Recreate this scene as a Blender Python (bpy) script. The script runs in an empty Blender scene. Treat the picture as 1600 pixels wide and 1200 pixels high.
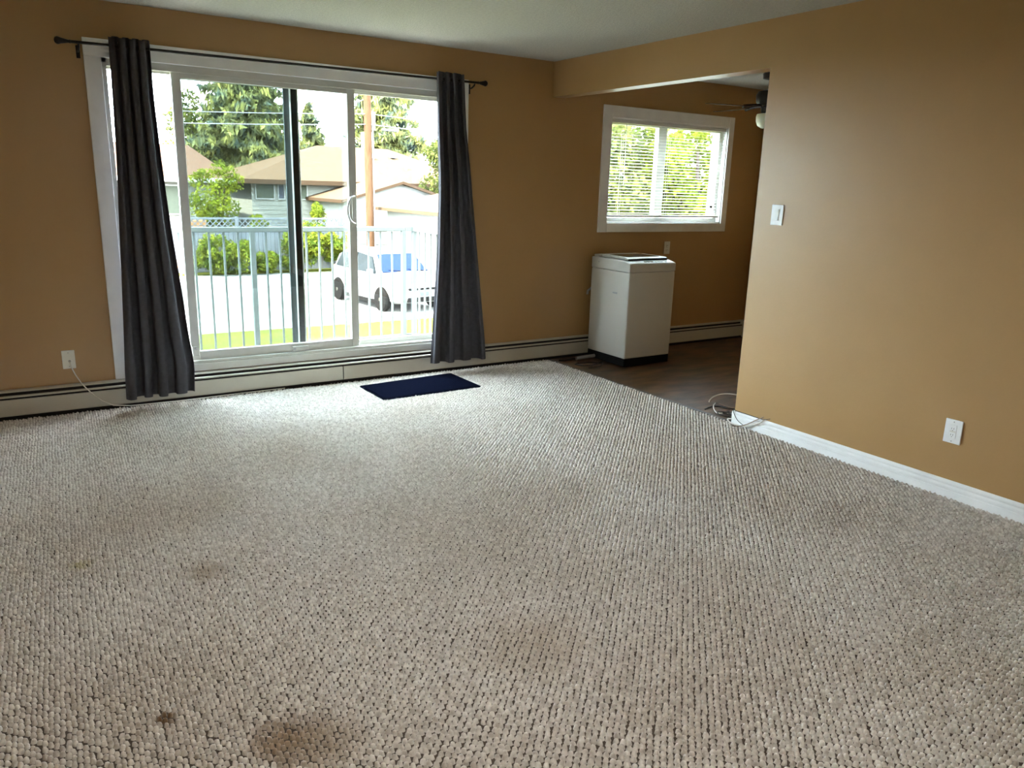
import bpy, bmesh, math, random
import numpy as np
from mathutils import Vector, Matrix

random.seed(7)
rng = np.random.default_rng(7)
scene = bpy.context.scene
COL = scene.collection

# ------------------------------------------------------------------ camera
FPX = 1210.2
YAW, PITCH, ROLL = -0.57571, 0.24919, 0.02945
ca, sa = math.cos(YAW), math.sin(YAW)
fw = Vector((-sa * math.cos(PITCH), ca * math.cos(PITCH), -math.sin(PITCH)))
rt = Vector((ca, sa, 0.0))
up = rt.cross(fw)
r2 = math.cos(ROLL) * rt + math.sin(ROLL) * up
u2 = -math.sin(ROLL) * rt + math.cos(ROLL) * up
cam_data = bpy.data.cameras.new('camera')
cam = bpy.data.objects.new('camera', cam_data)
COL.objects.link(cam)
M = Matrix.Identity(4)
for i in range(3):
    M[i][0] = r2[i]; M[i][1] = u2[i]; M[i][2] = -fw[i]
M[0][3], M[1][3], M[2][3] = -3.8529, -5.4496, 1.4569
cam.matrix_world = M
cam_data.sensor_fit = 'HORIZONTAL'
cam_data.sensor_width = 36.0
cam_data.lens = FPX / 1600.0 * 36.0
cam_data.clip_start = 0.02
cam_data.clip_end = 500
scene.camera = cam

# ------------------------------------------------------------------ world, sun, exposure
world = bpy.data.worlds.new('sky')
scene.world = world
world.use_nodes = True
wn = world.node_tree.nodes
bg = wn['Background']
bg.inputs['Color'].default_value = (0.75, 0.875, 1.0, 1)
bg.inputs['Strength'].default_value = 8.4
sun_d = bpy.data.lights.new('sun', 'SUN')
sun_d.energy = 14.0
sun_d.angle = 0.02
sun_d.color = (1.0, 0.95, 0.86)
sun = bpy.data.objects.new('sun', sun_d)
COL.objects.link(sun)
sun_from = Vector((-0.62, -0.13, 0.78)).normalized()
sun.rotation_euler = sun_from.to_track_quat('Z', 'Y').to_euler()
sun.location = (-20, -5, 30)
vs = scene.view_settings
vs.view_transform = 'Standard'
vs.look = 'None'
vs.gamma = 1.0
vs.use_curve_mapping = False
vs.exposure = 2.6
scene.cycles.max_bounces = 10
scene.cycles.diffuse_bounces = 6
scene.cycles.transparent_max_bounces = 16
scene.cycles.use_denoising = True
scene.cycles.sample_clamp_indirect = 12.0

# ------------------------------------------------------------------ materials
def mat(name, col, rough=0.6, col2=None, scale=8.0, detail=3.0, bump=0.0, bscale=None, metal=0.0, spec=0.5, stretch=(1, 1, 1), coat=0.0):
    m = bpy.data.materials.new(name)
    m.use_nodes = True
    nt = m.node_tree
    b = nt.nodes['Principled BSDF']
    b.inputs['Roughness'].default_value = rough
    b.inputs['Metallic'].default_value = metal
    b.inputs['Specular IOR Level'].default_value = spec
    b.inputs['Coat Weight'].default_value = coat
    tc = nt.nodes.new('ShaderNodeTexCoord')
    mp = nt.nodes.new('ShaderNodeMapping')
    mp.inputs['Scale'].default_value = stretch
    nt.links.new(tc.outputs['Object'], mp.inputs['Vector'])
    if col2 is None:
        col2 = tuple(c * 0.93 for c in col)
    n = nt.nodes.new('ShaderNodeTexNoise')
    n.inputs['Scale'].default_value = scale
    n.inputs['Detail'].default_value = detail
    nt.links.new(mp.outputs['Vector'], n.inputs['Vector'])
    r = nt.nodes.new('ShaderNodeValToRGB')
    r.color_ramp.elements[0].position = 0.35
    r.color_ramp.elements[1].position = 0.65
    r.color_ramp.elements[0].color = (*col2, 1)
    r.color_ramp.elements[1].color = (*col, 1)
    nt.links.new(n.outputs['Fac'], r.inputs['Fac'])
    nt.links.new(r.outputs['Color'], b.inputs['Base Color'])
    if bump:
        n2 = nt.nodes.new('ShaderNodeTexNoise')
        n2.inputs['Scale'].default_value = bscale or scale
        n2.inputs['Detail'].default_value = 4
        nt.links.new(mp.outputs['Vector'], n2.inputs['Vector'])
        bp_ = nt.nodes.new('ShaderNodeBump')
        bp_.inputs['Strength'].default_value = bump
        bp_.inputs['Distance'].default_value = 0.01
        nt.links.new(n2.outputs['Fac'], bp_.inputs['Height'])
        nt.links.new(bp_.outputs['Normal'], b.inputs['Normal'])
    return m

def pane_mat(name, tint, gloss=0.06, dif=None, dfac=0.0):
    m = bpy.data.materials.new(name)
    m.use_nodes = True
    nt = m.node_tree
    nt.nodes.remove(nt.nodes['Principled BSDF'])
    out = nt.nodes['Material Output']
    tr = nt.nodes.new('ShaderNodeBsdfTransparent')
    tr.inputs['Color'].default_value = (*tint, 1)
    gl = nt.nodes.new('ShaderNodeBsdfGlossy')
    gl.inputs['Roughness'].default_value = 0.02
    mx = nt.nodes.new('ShaderNodeMixShader')
    mx.inputs['Fac'].default_value = gloss
    nt.links.new(tr.outputs[0], mx.inputs[1])
    nt.links.new(gl.outputs[0], mx.inputs[2])
    last = mx
    if dif:
        d = nt.nodes.new('ShaderNodeBsdfDiffuse')
        d.inputs['Color'].default_value = (*dif, 1)
        m2 = nt.nodes.new('ShaderNodeMixShader')
        m2.inputs['Fac'].default_value = dfac
        nt.links.new(mx.outputs[0], m2.inputs[1])
        nt.links.new(d.outputs[0], m2.inputs[2])
        last = m2
    nt.links.new(last.outputs[0], out.inputs['Surface'])
    return m

def leaf_mat(name, c1, c2, scale=1.2):
    m = bpy.data.materials.new(name)
    m.use_nodes = True
    nt = m.node_tree
    nt.nodes.remove(nt.nodes['Principled BSDF'])
    out = nt.nodes['Material Output']
    tc = nt.nodes.new('ShaderNodeTexCoord')
    n = nt.nodes.new('ShaderNodeTexNoise')
    n.inputs['Scale'].default_value = scale
    n.inputs['Detail'].default_value = 4
    nt.links.new(tc.outputs['Object'], n.inputs['Vector'])
    r = nt.nodes.new('ShaderNodeValToRGB')
    r.color_ramp.elements[0].position = 0.38
    r.color_ramp.elements[1].position = 0.62
    r.color_ramp.elements[0].color = (*c1, 1)
    r.color_ramp.elements[1].color = (*c2, 1)
    nt.links.new(n.outputs['Fac'], r.inputs['Fac'])
    d = nt.nodes.new('ShaderNodeBsdfDiffuse')
    t = nt.nodes.new('ShaderNodeBsdfTranslucent')
    nt.links.new(r.outputs['Color'], d.inputs['Color'])
    nt.links.new(r.outputs['Color'], t.inputs['Color'])
    mx = nt.nodes.new('ShaderNodeMixShader')
    mx.inputs['Fac'].default_value = 0.3
    nt.links.new(d.outputs[0], mx.inputs[1])
    nt.links.new(t.outputs[0], mx.inputs[2])
    nt.links.new(mx.outputs[0], out.inputs['Surface'])
    return m

def carpet_mat():
    m = bpy.data.materials.new('carpet_loops')
    m.use_nodes = True
    nt = m.node_tree
    N, L = nt.nodes, nt.links
    b = N['Principled BSDF']
    b.inputs['Roughness'].default_value = 0.75
    b.inputs['Specular IOR Level'].default_value = 0.25
    b.inputs['Sheen Weight'].default_value = 0.25
    b.inputs['Sheen Roughness'].default_value = 0.4
    tc = N.new('ShaderNodeTexCoord')
    def noise(scale, detail=3):
        n = N.new('ShaderNodeTexNoise')
        n.inputs['Scale'].default_value = scale
        n.inputs['Detail'].default_value = detail
        L.new(tc.outputs['Object'], n.inputs['Vector'])
        return n
    def ramp(a, pa, c, pc, src):
        r = N.new('ShaderNodeValToRGB')
        r.color_ramp.elements[0].position = pa
        r.color_ramp.elements[1].position = pc
        r.color_ramp.elements[0].color = (*a, 1)
        r.color_ramp.elements[1].color = (*c, 1)
        L.new(src, r.inputs['Fac'])
        return r
    fine = ramp((0.52, 0.475, 0.425), 0.33, (0.84, 0.805, 0.755), 0.67, noise(48, 2).outputs['Fac'])
    big = ramp((0.86, 0.83, 0.79), 0.36, (1, 1, 1), 0.6, noise(0.9, 3).outputs['Fac'])
    mul = N.new('ShaderNodeMix')
    mul.data_type = 'RGBA'; mul.blend_type = 'MULTIPLY'
    mul.inputs['Factor'].default_value = 1.0
    L.new(fine.outputs['Color'], mul.inputs['A'])
    L.new(big.outputs['Color'], mul.inputs['B'])
    last = mul.outputs['Result']
    edge = noise(22, 3)
    # old spill stains: world position, radius, colour, strength
    for (x, y, rad, c, k) in ((-3.633, -3.395, 0.034, (0.16, 0.085, 0.03), 0.95), (-3.385, -3.645, 0.10, (0.27, 0.17, 0.09), 0.75), (-3.31, -3.70, 0.14, (0.33, 0.24, 0.15), 0.6),
                              (-3.609, -3.350, 0.018, (0.75, 0.75, 0.73), 0.8), (-3.758, -2.301, 0.05, (0.42, 0.38, 0.16), 0.6), (-3.351, -2.589, 0.09, (0.36, 0.28, 0.19), 0.5),
                              (-2.55, -3.62, 0.24, (0.44, 0.35, 0.25), 0.35), (-1.05, -2.6, 0.35, (0.46, 0.37, 0.27), 0.25)):
        sub = N.new('ShaderNodeVectorMath'); sub.operation = 'DISTANCE'
        L.new(tc.outputs['Object'], sub.inputs[0])
        sub.inputs[1].default_value = (x, y, 0)
        add = N.new('ShaderNodeMath'); add.operation = 'MULTIPLY_ADD'
        L.new(edge.outputs['Fac'], add.inputs[0])
        add.inputs[1].default_value = rad * 0.9
        L.new(sub.outputs['Value'], add.inputs[2])
        mr = N.new('ShaderNodeMapRange')
        mr.inputs['From Min'].default_value = rad * 0.8
        mr.inputs['From Max'].default_value = rad * 1.5
        mr.inputs['To Min'].default_value = k
        mr.inputs['To Max'].default_value = 0.0
        L.new(add.outputs[0], mr.inputs['Value'])
        mx = N.new('ShaderNodeMix'); mx.data_type = 'RGBA'
        L.new(mr.outputs['Result'], mx.inputs['Factor'])
        L.new(last, mx.inputs['A'])
        mx.inputs['B'].default_value = (*c, 1)
        last = mx.outputs['Result']
    L.new(last, b.inputs['Base Color'])
    n2 = noise(260, 2)
    bp_ = N.new('ShaderNodeBump')
    bp_.inputs['Strength'].default_value = 0.5
    bp_.inputs['Distance'].default_value = 0.002
    L.new(n2.outputs['Fac'], bp_.inputs['Height'])
    L.new(bp_.outputs['Normal'], b.inputs['Normal'])
    return m

MT = {
    'wall': mat('beige_paint', (0.415, 0.248, 0.102), 0.36, (0.402, 0.239, 0.097), 3, bump=0.06, bscale=90, spec=0.5),
    'ceiling': mat('stipple_ceiling', (0.50, 0.475, 0.41), 0.9, (0.43, 0.41, 0.355), 60, bump=0.8, bscale=110),
    'white': mat('white_trim_paint', (0.86, 0.86, 0.85), 0.35, spec=0.5),
    'vinyl': mat('white_vinyl_frame', (0.56, 0.55, 0.50), 0.4, spec=0.3),
    'heater': mat('cream_enamel', (0.50, 0.465, 0.39), 0.4, (0.47, 0.435, 0.365), 5, spec=0.3),
    'dark': mat('dark_cavity', (0.015, 0.012, 0.010), 0.8),
    'black': mat('black_plastic', (0.006, 0.006, 0.006), 0.6, spec=0.15),
    'bronze': mat('dark_bronze', (0.020, 0.015, 0.013), 0.4, metal=0.6),
    'curtain': mat('charcoal_cloth', (0.066, 0.063, 0.074), 0.75, (0.054, 0.051, 0.060), 40, bump=0.25, bscale=420, spec=0.35),
    'grommet': mat('gunmetal_ring', (0.10, 0.10, 0.11), 0.35, metal=0.9),
    'carpet': carpet_mat(),
    'backing': mat('carpet_backing', (0.085, 0.066, 0.05), 0.95),
    'floor': mat('brown_vinyl_floor', (0.150, 0.078, 0.036), 0.42, (0.045, 0.024, 0.012), 4, 6, spec=0.3, bump=0.1, bscale=30, stretch=(0.9, 2.6, 1)),
    'strip': mat('grey_edge_strip', (0.11, 0.10, 0.09), 0.5),
    'mat': mat('navy_rubber', (0.0032, 0.0040, 0.0095), 0.9, (0.002, 0.0026, 0.006), 90, bump=0.6, bscale=300, spec=0.0),
    'washer': mat('washer_white_enamel', (0.55, 0.53, 0.475), 0.35, (0.54, 0.52, 0.465), 3),
    'washer_top': mat('washer_white_plastic', (0.58, 0.565, 0.515), 0.4),
    'washer_lid': mat('smoked_lid_glass', (0.07, 0.10, 0.115), 0.08, spec=0.6),
    'panel_print': mat('panel_pale_blue', (0.62, 0.70, 0.76), 0.4),
    'grey': mat('grey_plastic', (0.36, 0.36, 0.37), 0.5),
    'steel': mat('brushed_steel', (0.38, 0.37, 0.36), 0.35, metal=0.8),
    'ivory': mat('ivory_plate', (0.76, 0.74, 0.67), 0.35),
    'cable_w': mat('white_cable', (0.72, 0.68, 0.60), 0.5),
    'cable_k': mat('dark_cable', (0.030, 0.024, 0.020), 0.5),
    'cable_b': mat('brown_cable', (0.22, 0.15, 0.09), 0.5),
    'blade': mat('fan_blade_wood', (0.055, 0.035, 0.022), 0.6, spec=0.2),
    'globe': mat('frosted_globe', (0.62, 0.60, 0.45), 0.3),
    'slat': mat('blind_slat_vinyl', (0.74, 0.74, 0.70), 0.45),
    'glass': pane_mat('window_glass', (0.88, 0.90, 0.89), 0.05),
    'screen': pane_mat('insect_screen', (0.66, 0.71, 0.71), 0.0, (0.20, 0.22, 0.22), 0.10),
    'rail': mat('aluminium_rail', (0.085, 0.10, 0.10), 0.6, spec=0.05),
    'concrete': mat('balcony_concrete', (0.24, 0.235, 0.22), 0.9, bump=0.3, bscale=40, spec=0.03),
    'stucco': mat('stucco', (0.55, 0.52, 0.46), 0.9, bump=0.4, bscale=60, spec=0.03),
    'grass': mat('lawn_grass', (0.056, 0.058, 0.006), 0.95, (0.038, 0.042, 0.0045), 1.5, 6, bump=0.8, bscale=30, spec=0.03),
    'road': mat('pale_gravel_road', (0.17, 0.16, 0.142), 0.95, (0.145, 0.136, 0.12), 2.5, 6, bump=0.3, bscale=25, spec=0.03),
    'roof': mat('tan_shingles', (0.058, 0.037, 0.022), 0.95, (0.042, 0.027, 0.016), 9, 5, bump=0.5, bscale=14, spec=0.03),
    'roof_b': mat('brown_shingles', (0.060, 0.034, 0.022), 0.95, (0.042, 0.025, 0.016), 9, 5, bump=0.5, bscale=14, spec=0.03),
    'fascia': mat('brown_fascia', (0.04, 0.024, 0.014), 0.7, spec=0.03),
    'siding': mat('cream_siding', (0.16, 0.155, 0.13), 0.8, spec=0.03),
    'siding_w': mat('white_siding', (0.22, 0.214, 0.195), 0.8, spec=0.03),
    'win': mat('dark_window_glass', (0.035, 0.04, 0.05), 0.1),
    'blindwin': mat('green_grey_blind', (0.045, 0.05, 0.036), 0.6, spec=0.03),
    'fence': mat('weathered_white_fence', (0.10, 0.105, 0.11), 0.9, (0.075, 0.08, 0.085), 4, spec=0.03),
    'bark': mat('grey_brown_bark', (0.030, 0.024, 0.020), 0.95, bump=0.6, bscale=15, spec=0.03),
    'pole': mat('pole_wood', (0.065, 0.034, 0.018), 0.9, (0.045, 0.023, 0.012), 6, stretch=(4, 4, 0.4), spec=0.03),
    'spruce': leaf_mat('spruce_needles', (0.036, 0.050, 0.038), (0.150, 0.150, 0.044), 1.4),
    'leaf': leaf_mat('bright_leaves', (0.050, 0.070, 0.008), (0.110, 0.120, 0.012), 2.0),
    'hedge': leaf_mat('hedge_leaves', (0.036, 0.060, 0.009), (0.120, 0.130, 0.014), 2.6),
    'leaf_d': leaf_mat('olive_leaves', (0.030, 0.040, 0.012), (0.085, 0.088, 0.022), 1.6),
    'car': mat('white_car_paint', (0.13, 0.13, 0.127), 0.4, spec=0.1),
    'car_glass': mat('windshield_painted_sky', (0.003, 0.009, 0.030), 0.3, spec=0.03),  # blue sky reflection painted into the windshield colour
    'car_glass_k': mat('dark_side_glass', (0.006, 0.008, 0.008), 0.3, spec=0.03),
    'tyre': mat('tyre_rubber', (0.006, 0.0055, 0.005), 0.9, spec=0.02),
    'rim': mat('alloy_rim', (0.035, 0.031, 0.024), 0.6, spec=0.05),
    'lamp_glass': mat('clear_lamp_lens', (0.05, 0.053, 0.056), 0.4, spec=0.05),
    'yellow': mat('yellow_paint', (0.42, 0.24, 0.02), 0.6, spec=0.03),
    'orange': mat('orange_boards', (0.28, 0.13, 0.05), 0.9, spec=0.03),
    'wire': mat('wire_grey', (0.10, 0.10, 0.11), 0.6),
}

def emit_mat(name, col, strength):
    m = bpy.data.materials.new(name)
    m.use_nodes = True
    b = m.node_tree.nodes['Principled BSDF']
    b.inputs['Base Color'].default_value = (0.8, 0.78, 0.7, 1)
    b.inputs['Emission Color'].default_value = (*col, 1)
    b.inputs['Emission Strength'].default_value = strength
    return m
MT['fill_glow'] = emit_mat('fill_lamp_glow', (1.0, 0.95, 0.88), 18.0)  # glowing disc of the added fill lamp

# ------------------------------------------------------------------ helpers
class MB:
    def __init__(s):
        s.v, s.f = [], []
    def add(s, vs_, fs_):
        o = len(s.v)
        s.v += [tuple(v) for v in vs_]
        s.f += [tuple(i + o for i in f) for f in fs_]
        return s
    def box(s, a, b):
        x0, y0, z0 = a; x1, y1, z1 = b
        if x0 > x1: x0, x1 = x1, x0
        if y0 > y1: y0, y1 = y1, y0
        if z0 > z1: z0, z1 = z1, z0
        return s.add([(x0, y0, z0), (x1, y0, z0), (x1, y1, z0), (x0, y1, z0), (x0, y0, z1), (x1, y0, z1), (x1, y1, z1), (x0, y1, z1)],
                     [(0, 3, 2, 1), (4, 5, 6, 7), (0, 1, 5, 4), (1, 2, 6, 5), (2, 3, 7, 6), (3, 0, 4, 7)])
    def rbox(s, a, b, r=0.004, seg=2):
        bm = bmesh.new()
        bmesh.ops.create_cube(bm, size=1)
        for v in bm.verts:
            v.co = Vector([(a[i] + b[i]) / 2 + v.co[i] * abs(b[i] - a[i]) for i in range(3)])
        bmesh.ops.bevel(bm, geom=list(bm.edges), offset=r, segments=seg, profile=0.5, affect='EDGES')
        bm.verts.index_update()
        s.add([v.co[:] for v in bm.verts], [[v.index for v in f.verts] for f in bm.faces])
        bm.free()
        return s
    def tube(s, pts, r, n=8, caps=True):
        pts = [Vector(p) for p in pts]
        rs = r if isinstance(r, (list, tuple)) else [r] * len(pts)
        rings = []
        t0 = (pts[1] - pts[0]).normalized()
        ref = Vector((0, 0, 1)) if abs(t0.z) < 0.9 else Vector((1, 0, 0))
        nrm = t0.cross(ref).normalized()
        for i, p in enumerate(pts):
            a = pts[max(i - 1, 0)]; b = pts[min(i + 1, len(pts) - 1)]
            t = (b - a).normalized()
            nrm = (nrm - t * nrm.dot(t)).normalized()
            bn = t.cross(nrm)
            rings.append([p + (nrm * math.cos(2 * math.pi * k / n) + bn * math.sin(2 * math.pi * k / n)) * rs[i] for k in range(n)])
        vs_ = [v for ring in rings for v in ring]
        fs_ = []
        for i in range(len(rings) - 1):
            for k in range(n):
                fs_.append((i * n + k, i * n + (k + 1) % n, (i + 1) * n + (k + 1) % n, (i + 1) * n + k))
        if caps:
            fs_.append(tuple(range(n - 1, -1, -1)))
            fs_.append(tuple((len(rings) - 1) * n + k for k in range(n)))
        return s.add(vs_, fs_)
    def lathe(s, prof, c, n=24, axis='z'):
        vs_, fs_ = [], []
        for (r, h) in prof:
            for k in range(n):
                a = 2 * math.pi * k / n
                x, y = r * math.cos(a), r * math.sin(a)
                if axis == 'z': vs_.append((c[0] + x, c[1] + y, c[2] + h))
                elif axis == 'x': vs_.append((c[0] + h, c[1] + x, c[2] + y))
                else: vs_.append((c[0] + x, c[1] + h, c[2] + y))
        for i in range(len(prof) - 1):
            for k in range(n):
                fs_.append((i * n + k, i * n + (k + 1) % n, (i + 1) * n + (k + 1) % n, (i + 1) * n + k))
        fs_.append(tuple(range(n - 1, -1, -1)))
        fs_.append(tuple((len(prof) - 1) * n + k for k in range(n)))
        return s.add(vs_, fs_)
    def prism(s, poly, axis, a, b):
        n = len(poly)
        def P(p, h):
            if axis == 'x': return (h, p[0], p[1])
            if axis == 'y': return (p[0], h, p[1])
            return (p[0], p[1], h)
        vs_ = [P(p, a) for p in poly] + [P(p, b) for p in poly]
        fs_ = [tuple(range(n)), tuple(range(2 * n - 1, n - 1, -1))]
        for i in range(n):
            j = (i + 1) % n
            fs_.append((i, j, n + j, n + i))
        return s.add(vs_, fs_)
    def build(s, name, m, parent=None, smooth=False, local=False, origin=None):
        me = bpy.data.meshes.new(name)
        vs_ = np.array(s.v, dtype=float)
        o = bpy.data.objects.new(name, me)
        if parent is not None:
            off = np.zeros(3) if local else np.array(ORI[parent.name])
        else:
            if origin is None:
                mn, mx = vs_.min(0), vs_.max(0)
                origin = ((mn[0] + mx[0]) / 2, (mn[1] + mx[1]) / 2, mn[2])
            off = np.array(origin)
            o.location = origin
        me.from_pydata([tuple(v) for v in (vs_ - off)], [], s.f)
        bm = bmesh.new(); bm.from_mesh(me)
        bmesh.ops.recalc_face_normals(bm, faces=bm.faces)
        bm.to_mesh(me); bm.free()
        me.materials.append(MT[m] if isinstance(m, str) else m)
        if smooth:
            for p in me.polygons: p.use_smooth = True
            try:
                me.set_sharp_from_angle(angle=math.radians(40))
            except Exception:
                pass
        COL.objects.link(o)
        if parent is not None:
            o.parent = parent
            ORI[o.name] = ORI[parent.name] if not local else (0, 0, 0)
        else:
            ORI[o.name] = tuple(off)
        return o

ORI = {}

def tag(o, label=None, cat=None, group=None, kind=None):
    if label: o['label'] = label
    if cat: o['category'] = cat
    if group: o['group'] = group
    if kind: o['kind'] = kind
    return o

def thing(name, label, cat, loc, rz=0.0, group=None):
    o = bpy.data.objects.new(name, None)
    o.empty_display_size = 0.1
    COL.objects.link(o)
    o.location = loc
    o.rotation_euler = (0, 0, rz)
    ORI[o.name] = tuple(loc)
    return tag(o, label, cat, group)

def struct(o, label=None):
    o['kind'] = 'structure'
    if label: o['label'] = label
    return o

def sempty(name, loc, label):
    o = bpy.data.objects.new(name, None)
    o.empty_display_size = 0.1
    COL.objects.link(o)
    o.location = loc
    ORI[o.name] = tuple(loc)
    return struct(o, label)

def copy_part(src, parent, loc):
    c = src.copy()
    COL.objects.link(c)
    c.parent = parent
    c.location = loc
    ORI[c.name] = (0, 0, 0)
    return c

def np_mesh(name, verts, faces, m, parent=None, loc=(0, 0, 0), smooth=False):
    """verts (n,3), faces (k,q) with equal vertex count q"""
    me = bpy.data.meshes.new(name)
    q = faces.shape[1]
    me.vertices.add(len(verts))
    me.vertices.foreach_set('co', verts.astype(np.float32).ravel())
    me.loops.add(faces.size)
    me.loops.foreach_set('vertex_index', faces.astype(np.int32).ravel())
    me.polygons.add(len(faces))
    me.polygons.foreach_set('loop_start', np.arange(0, faces.size, q, dtype=np.int32))
    me.polygons.foreach_set('loop_total', np.full(len(faces), q, dtype=np.int32))
    if smooth:
        me.polygons.foreach_set('use_smooth', np.ones(len(faces), dtype=bool))
    me.update(calc_edges=True)
    me.validate()
    me.materials.append(MT[m])
    o = bpy.data.objects.new(name, me)
    COL.objects.link(o)
    o.location = loc
    if parent is not None:
        o.parent = parent
    return o

# ================================================================== ROOM SHELL
H = 2.44
XL, YB = -4.6, -7.0            # left wall, wall behind the camera
NX, NY = 2.56, -3.3            # nook right wall, nook near wall
DX0, DX1, DZ0, DZ1 = -3.285, -0.875, 0.185, 2.13      # patio door opening
WX0, WX1, WZ0, WZ1 = 0.622, 2.06, 1.17, 2.06          # nook window opening
WT = 0.16

m = MB()
m.box((XL - 0.15, 0, -0.3), (DX0, WT, H + 0.2)).box((DX0, 0, DZ1), (DX1, WT, H + 0.2)).box((DX0, 0, -0.3), (DX1, WT, DZ0))
m.box((DX1, 0, -0.3), (WX0, WT, H + 0.2)).box((WX0, 0, WZ1), (WX1, WT, H + 0.2)).box((WX0, 0, -0.3), (WX1, WT, WZ0)).box((WX1, 0, -0.3), (NX + 0.15, WT, H + 0.2))
struct(m.build('wall_back', 'wall', origin=(0, 0, 0)), 'beige painted wall with the patio door and the small window')
m = MB().box((0, YB, 0), (0.12, -2.18, H)).box((0, -2.18, 2.172), (0.12, 0, H))
struct(m.build('wall_right', 'wall', origin=(0, 0, 0)), 'beige painted side wall ending in an open beam over the nook')
struct(MB().box((XL - 0.15, YB, -0.02), (XL, 0, H)).build('wall_left', 'wall'), 'beige painted wall on the left')
struct(MB().box((XL - 0.15, YB - 0.15, -0.02), (0.12, YB, H)).build('wall_front', 'wall'), 'beige painted wall behind the viewer')
struct(MB().box((NX, NY, -0.02), (NX + 0.15, 0, H)).build('wall_nook_side', 'wall'), 'dim beige side wall of the nook')
struct(MB().box((0.12, NY - 0.15, -0.02), (NX + 0.15, NY, H)).build('wall_nook_near', 'wall'), 'beige near wall of the nook')
struct(MB().box((XL - 0.15, YB - 0.15, H), (NX + 0.15, WT, H + 0.2)).build('ceiling', 'ceiling'), 'white stippled ceiling')

# carpet: floor slab + one mesh of woven loops on a lattice turned 45 degrees
floor = struct(MB().box((XL, YB, -0.05), (0.0, 0, -0.004)).build('floor', 'backing', origin=(0, 0, 0)), 'grey beige looped carpet with stains')
pa, pb = 0.0185, 0.0205
ea = np.array([math.sqrt(.5), -math.sqrt(.5)]); eb = np.array([-math.sqrt(.5), -math.sqrt(.5)])
ii, jj = np.meshgrid(np.arange(-260, 560), np.arange(-220, 560), indexing='ij')
ii = ii.ravel(); jj = jj.ravel()
drift = np.cumsum(rng.normal(0.0, 0.05, 900))
off = 0.06 * (ii % 2) + drift[ii + 270]
P = (ii[:, None] * pa) * ea + ((jj + off)[:, None] * pb) * eb + np.array([-2.3, -0.0])
P += rng.normal(0, 0.0014, P.shape)
keep = (P[:, 0] > XL + 0.02) & (P[:, 0] < -0.004) & (P[:, 1] < -0.070) & (P[:, 1] > -5.3)
# only what the lens or a step aside can see
keep &= (P[:, 1] > -3.2 - 0.62 * (P[:, 0] + 4.6) - 1.1)
P = P[keep]; nL = len(P)
ang = rng.normal(0, 0.16, nL)
hgt = 0.0112 + rng.normal(0, 0.0013, nL)
la = 0.0097 + rng.normal(0, 0.0006, nL)     # half length across the stripe
lb = 0.0073 + rng.normal(0, 0.0006, nL)
K = 6
vv = np.zeros((nL, 1 + 2 * K, 3))
ax = ea[None, :] * np.cos(ang)[:, None] + eb[None, :] * np.sin(ang)[:, None]
bx_ = -ea[None, :] * np.sin(ang)[:, None] + eb[None, :] * np.cos(ang)[:, None]
tilt = rng.normal(0, 0.0012, (nL, 2))
vv[:, 0, :2] = P + tilt; vv[:, 0, 2] = hgt
for k in range(K):
    c, s_ = math.cos(2 * math.pi * k / K), math.sin(2 * math.pi * k / K)
    vv[:, 1 + k, :2] = P + tilt * 0.6 + ax * (la * c * 0.70)[:, None] + bx_ * (lb * s_ * 0.70)[:, None]
    vv[:, 1 + k, 2] = hgt * 0.66
    vv[:, 1 + K + k, :2] = P + ax * (la * c)[:, None] + bx_ * (lb * s_)[:, None]
    vv[:, 1 + K + k, 2] = -0.004
tri = []
for k in range(K):
    k2 = (k + 1) % K
    tri.append((0, 1 + k2, 1 + k))
    tri.append((1 + k, 1 + k2, 1 + K + k2)); tri.append((1 + k, 1 + K + k2, 1 + K + k))
tri = np.array(tri)[:, ::-1]
F = (tri[None] + (np.arange(nL) * (1 + 2 * K))[:, None, None]).reshape(-1, 3)
pile = np_mesh('carpet_pile', vv.reshape(-1, 3), F, 'carpet', parent=floor, smooth=True)
pile['kind'] = 'stuff'

struct(MB().box((0.0, NY, -0.05), (NX, 0, 0.0)).build('floor_nook', 'floor', origin=(0, 0, 0)), 'dark brown mottled vinyl floor of the nook')
struct(MB().prism([(0.0, 0.0), (0.045, 0.0), (0.03, 0.006), (0.006, 0.008), (0.0, 0.006)], 'y', -2.178, -0.07).build('trim_carpet_edge', 'strip'), 'dark grey strip along the carpet edge')
prof = [(0, 0), (-0.018, 0), (-0.018, 0.040), (-0.0135, 0.044), (-0.0135, 0.048), (-0.016, 0.052), (-0.016, 0.060), (-0.0095, 0.068), (-0.0095, 0.072), (-0.012, 0.076), (-0.011, 0.084), (-0.004, 0.093), (0, 0.093)]
m = MB().prism(prof, 'y', YB, -2.195)
m.prism([(0, -2.195), (-0.016, -2.195), (-0.010, -2.166), (0.01, -2.166), (0.12, -2.166), (0.12, -2.18), (0, -2.18)], 'z', 0, 0.088)
struct(m.build('baseboard_right', 'white'), 'white moulded baseboard along the side wall')
struct(MB().prism([(XL + 0, 0), (XL + 0.015, 0), (XL + 0.012, 0.085), (XL, 0.092)], 'y', YB, -0.08).build('baseboard_left', 'white'), 'white baseboard on the left wall')
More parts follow.
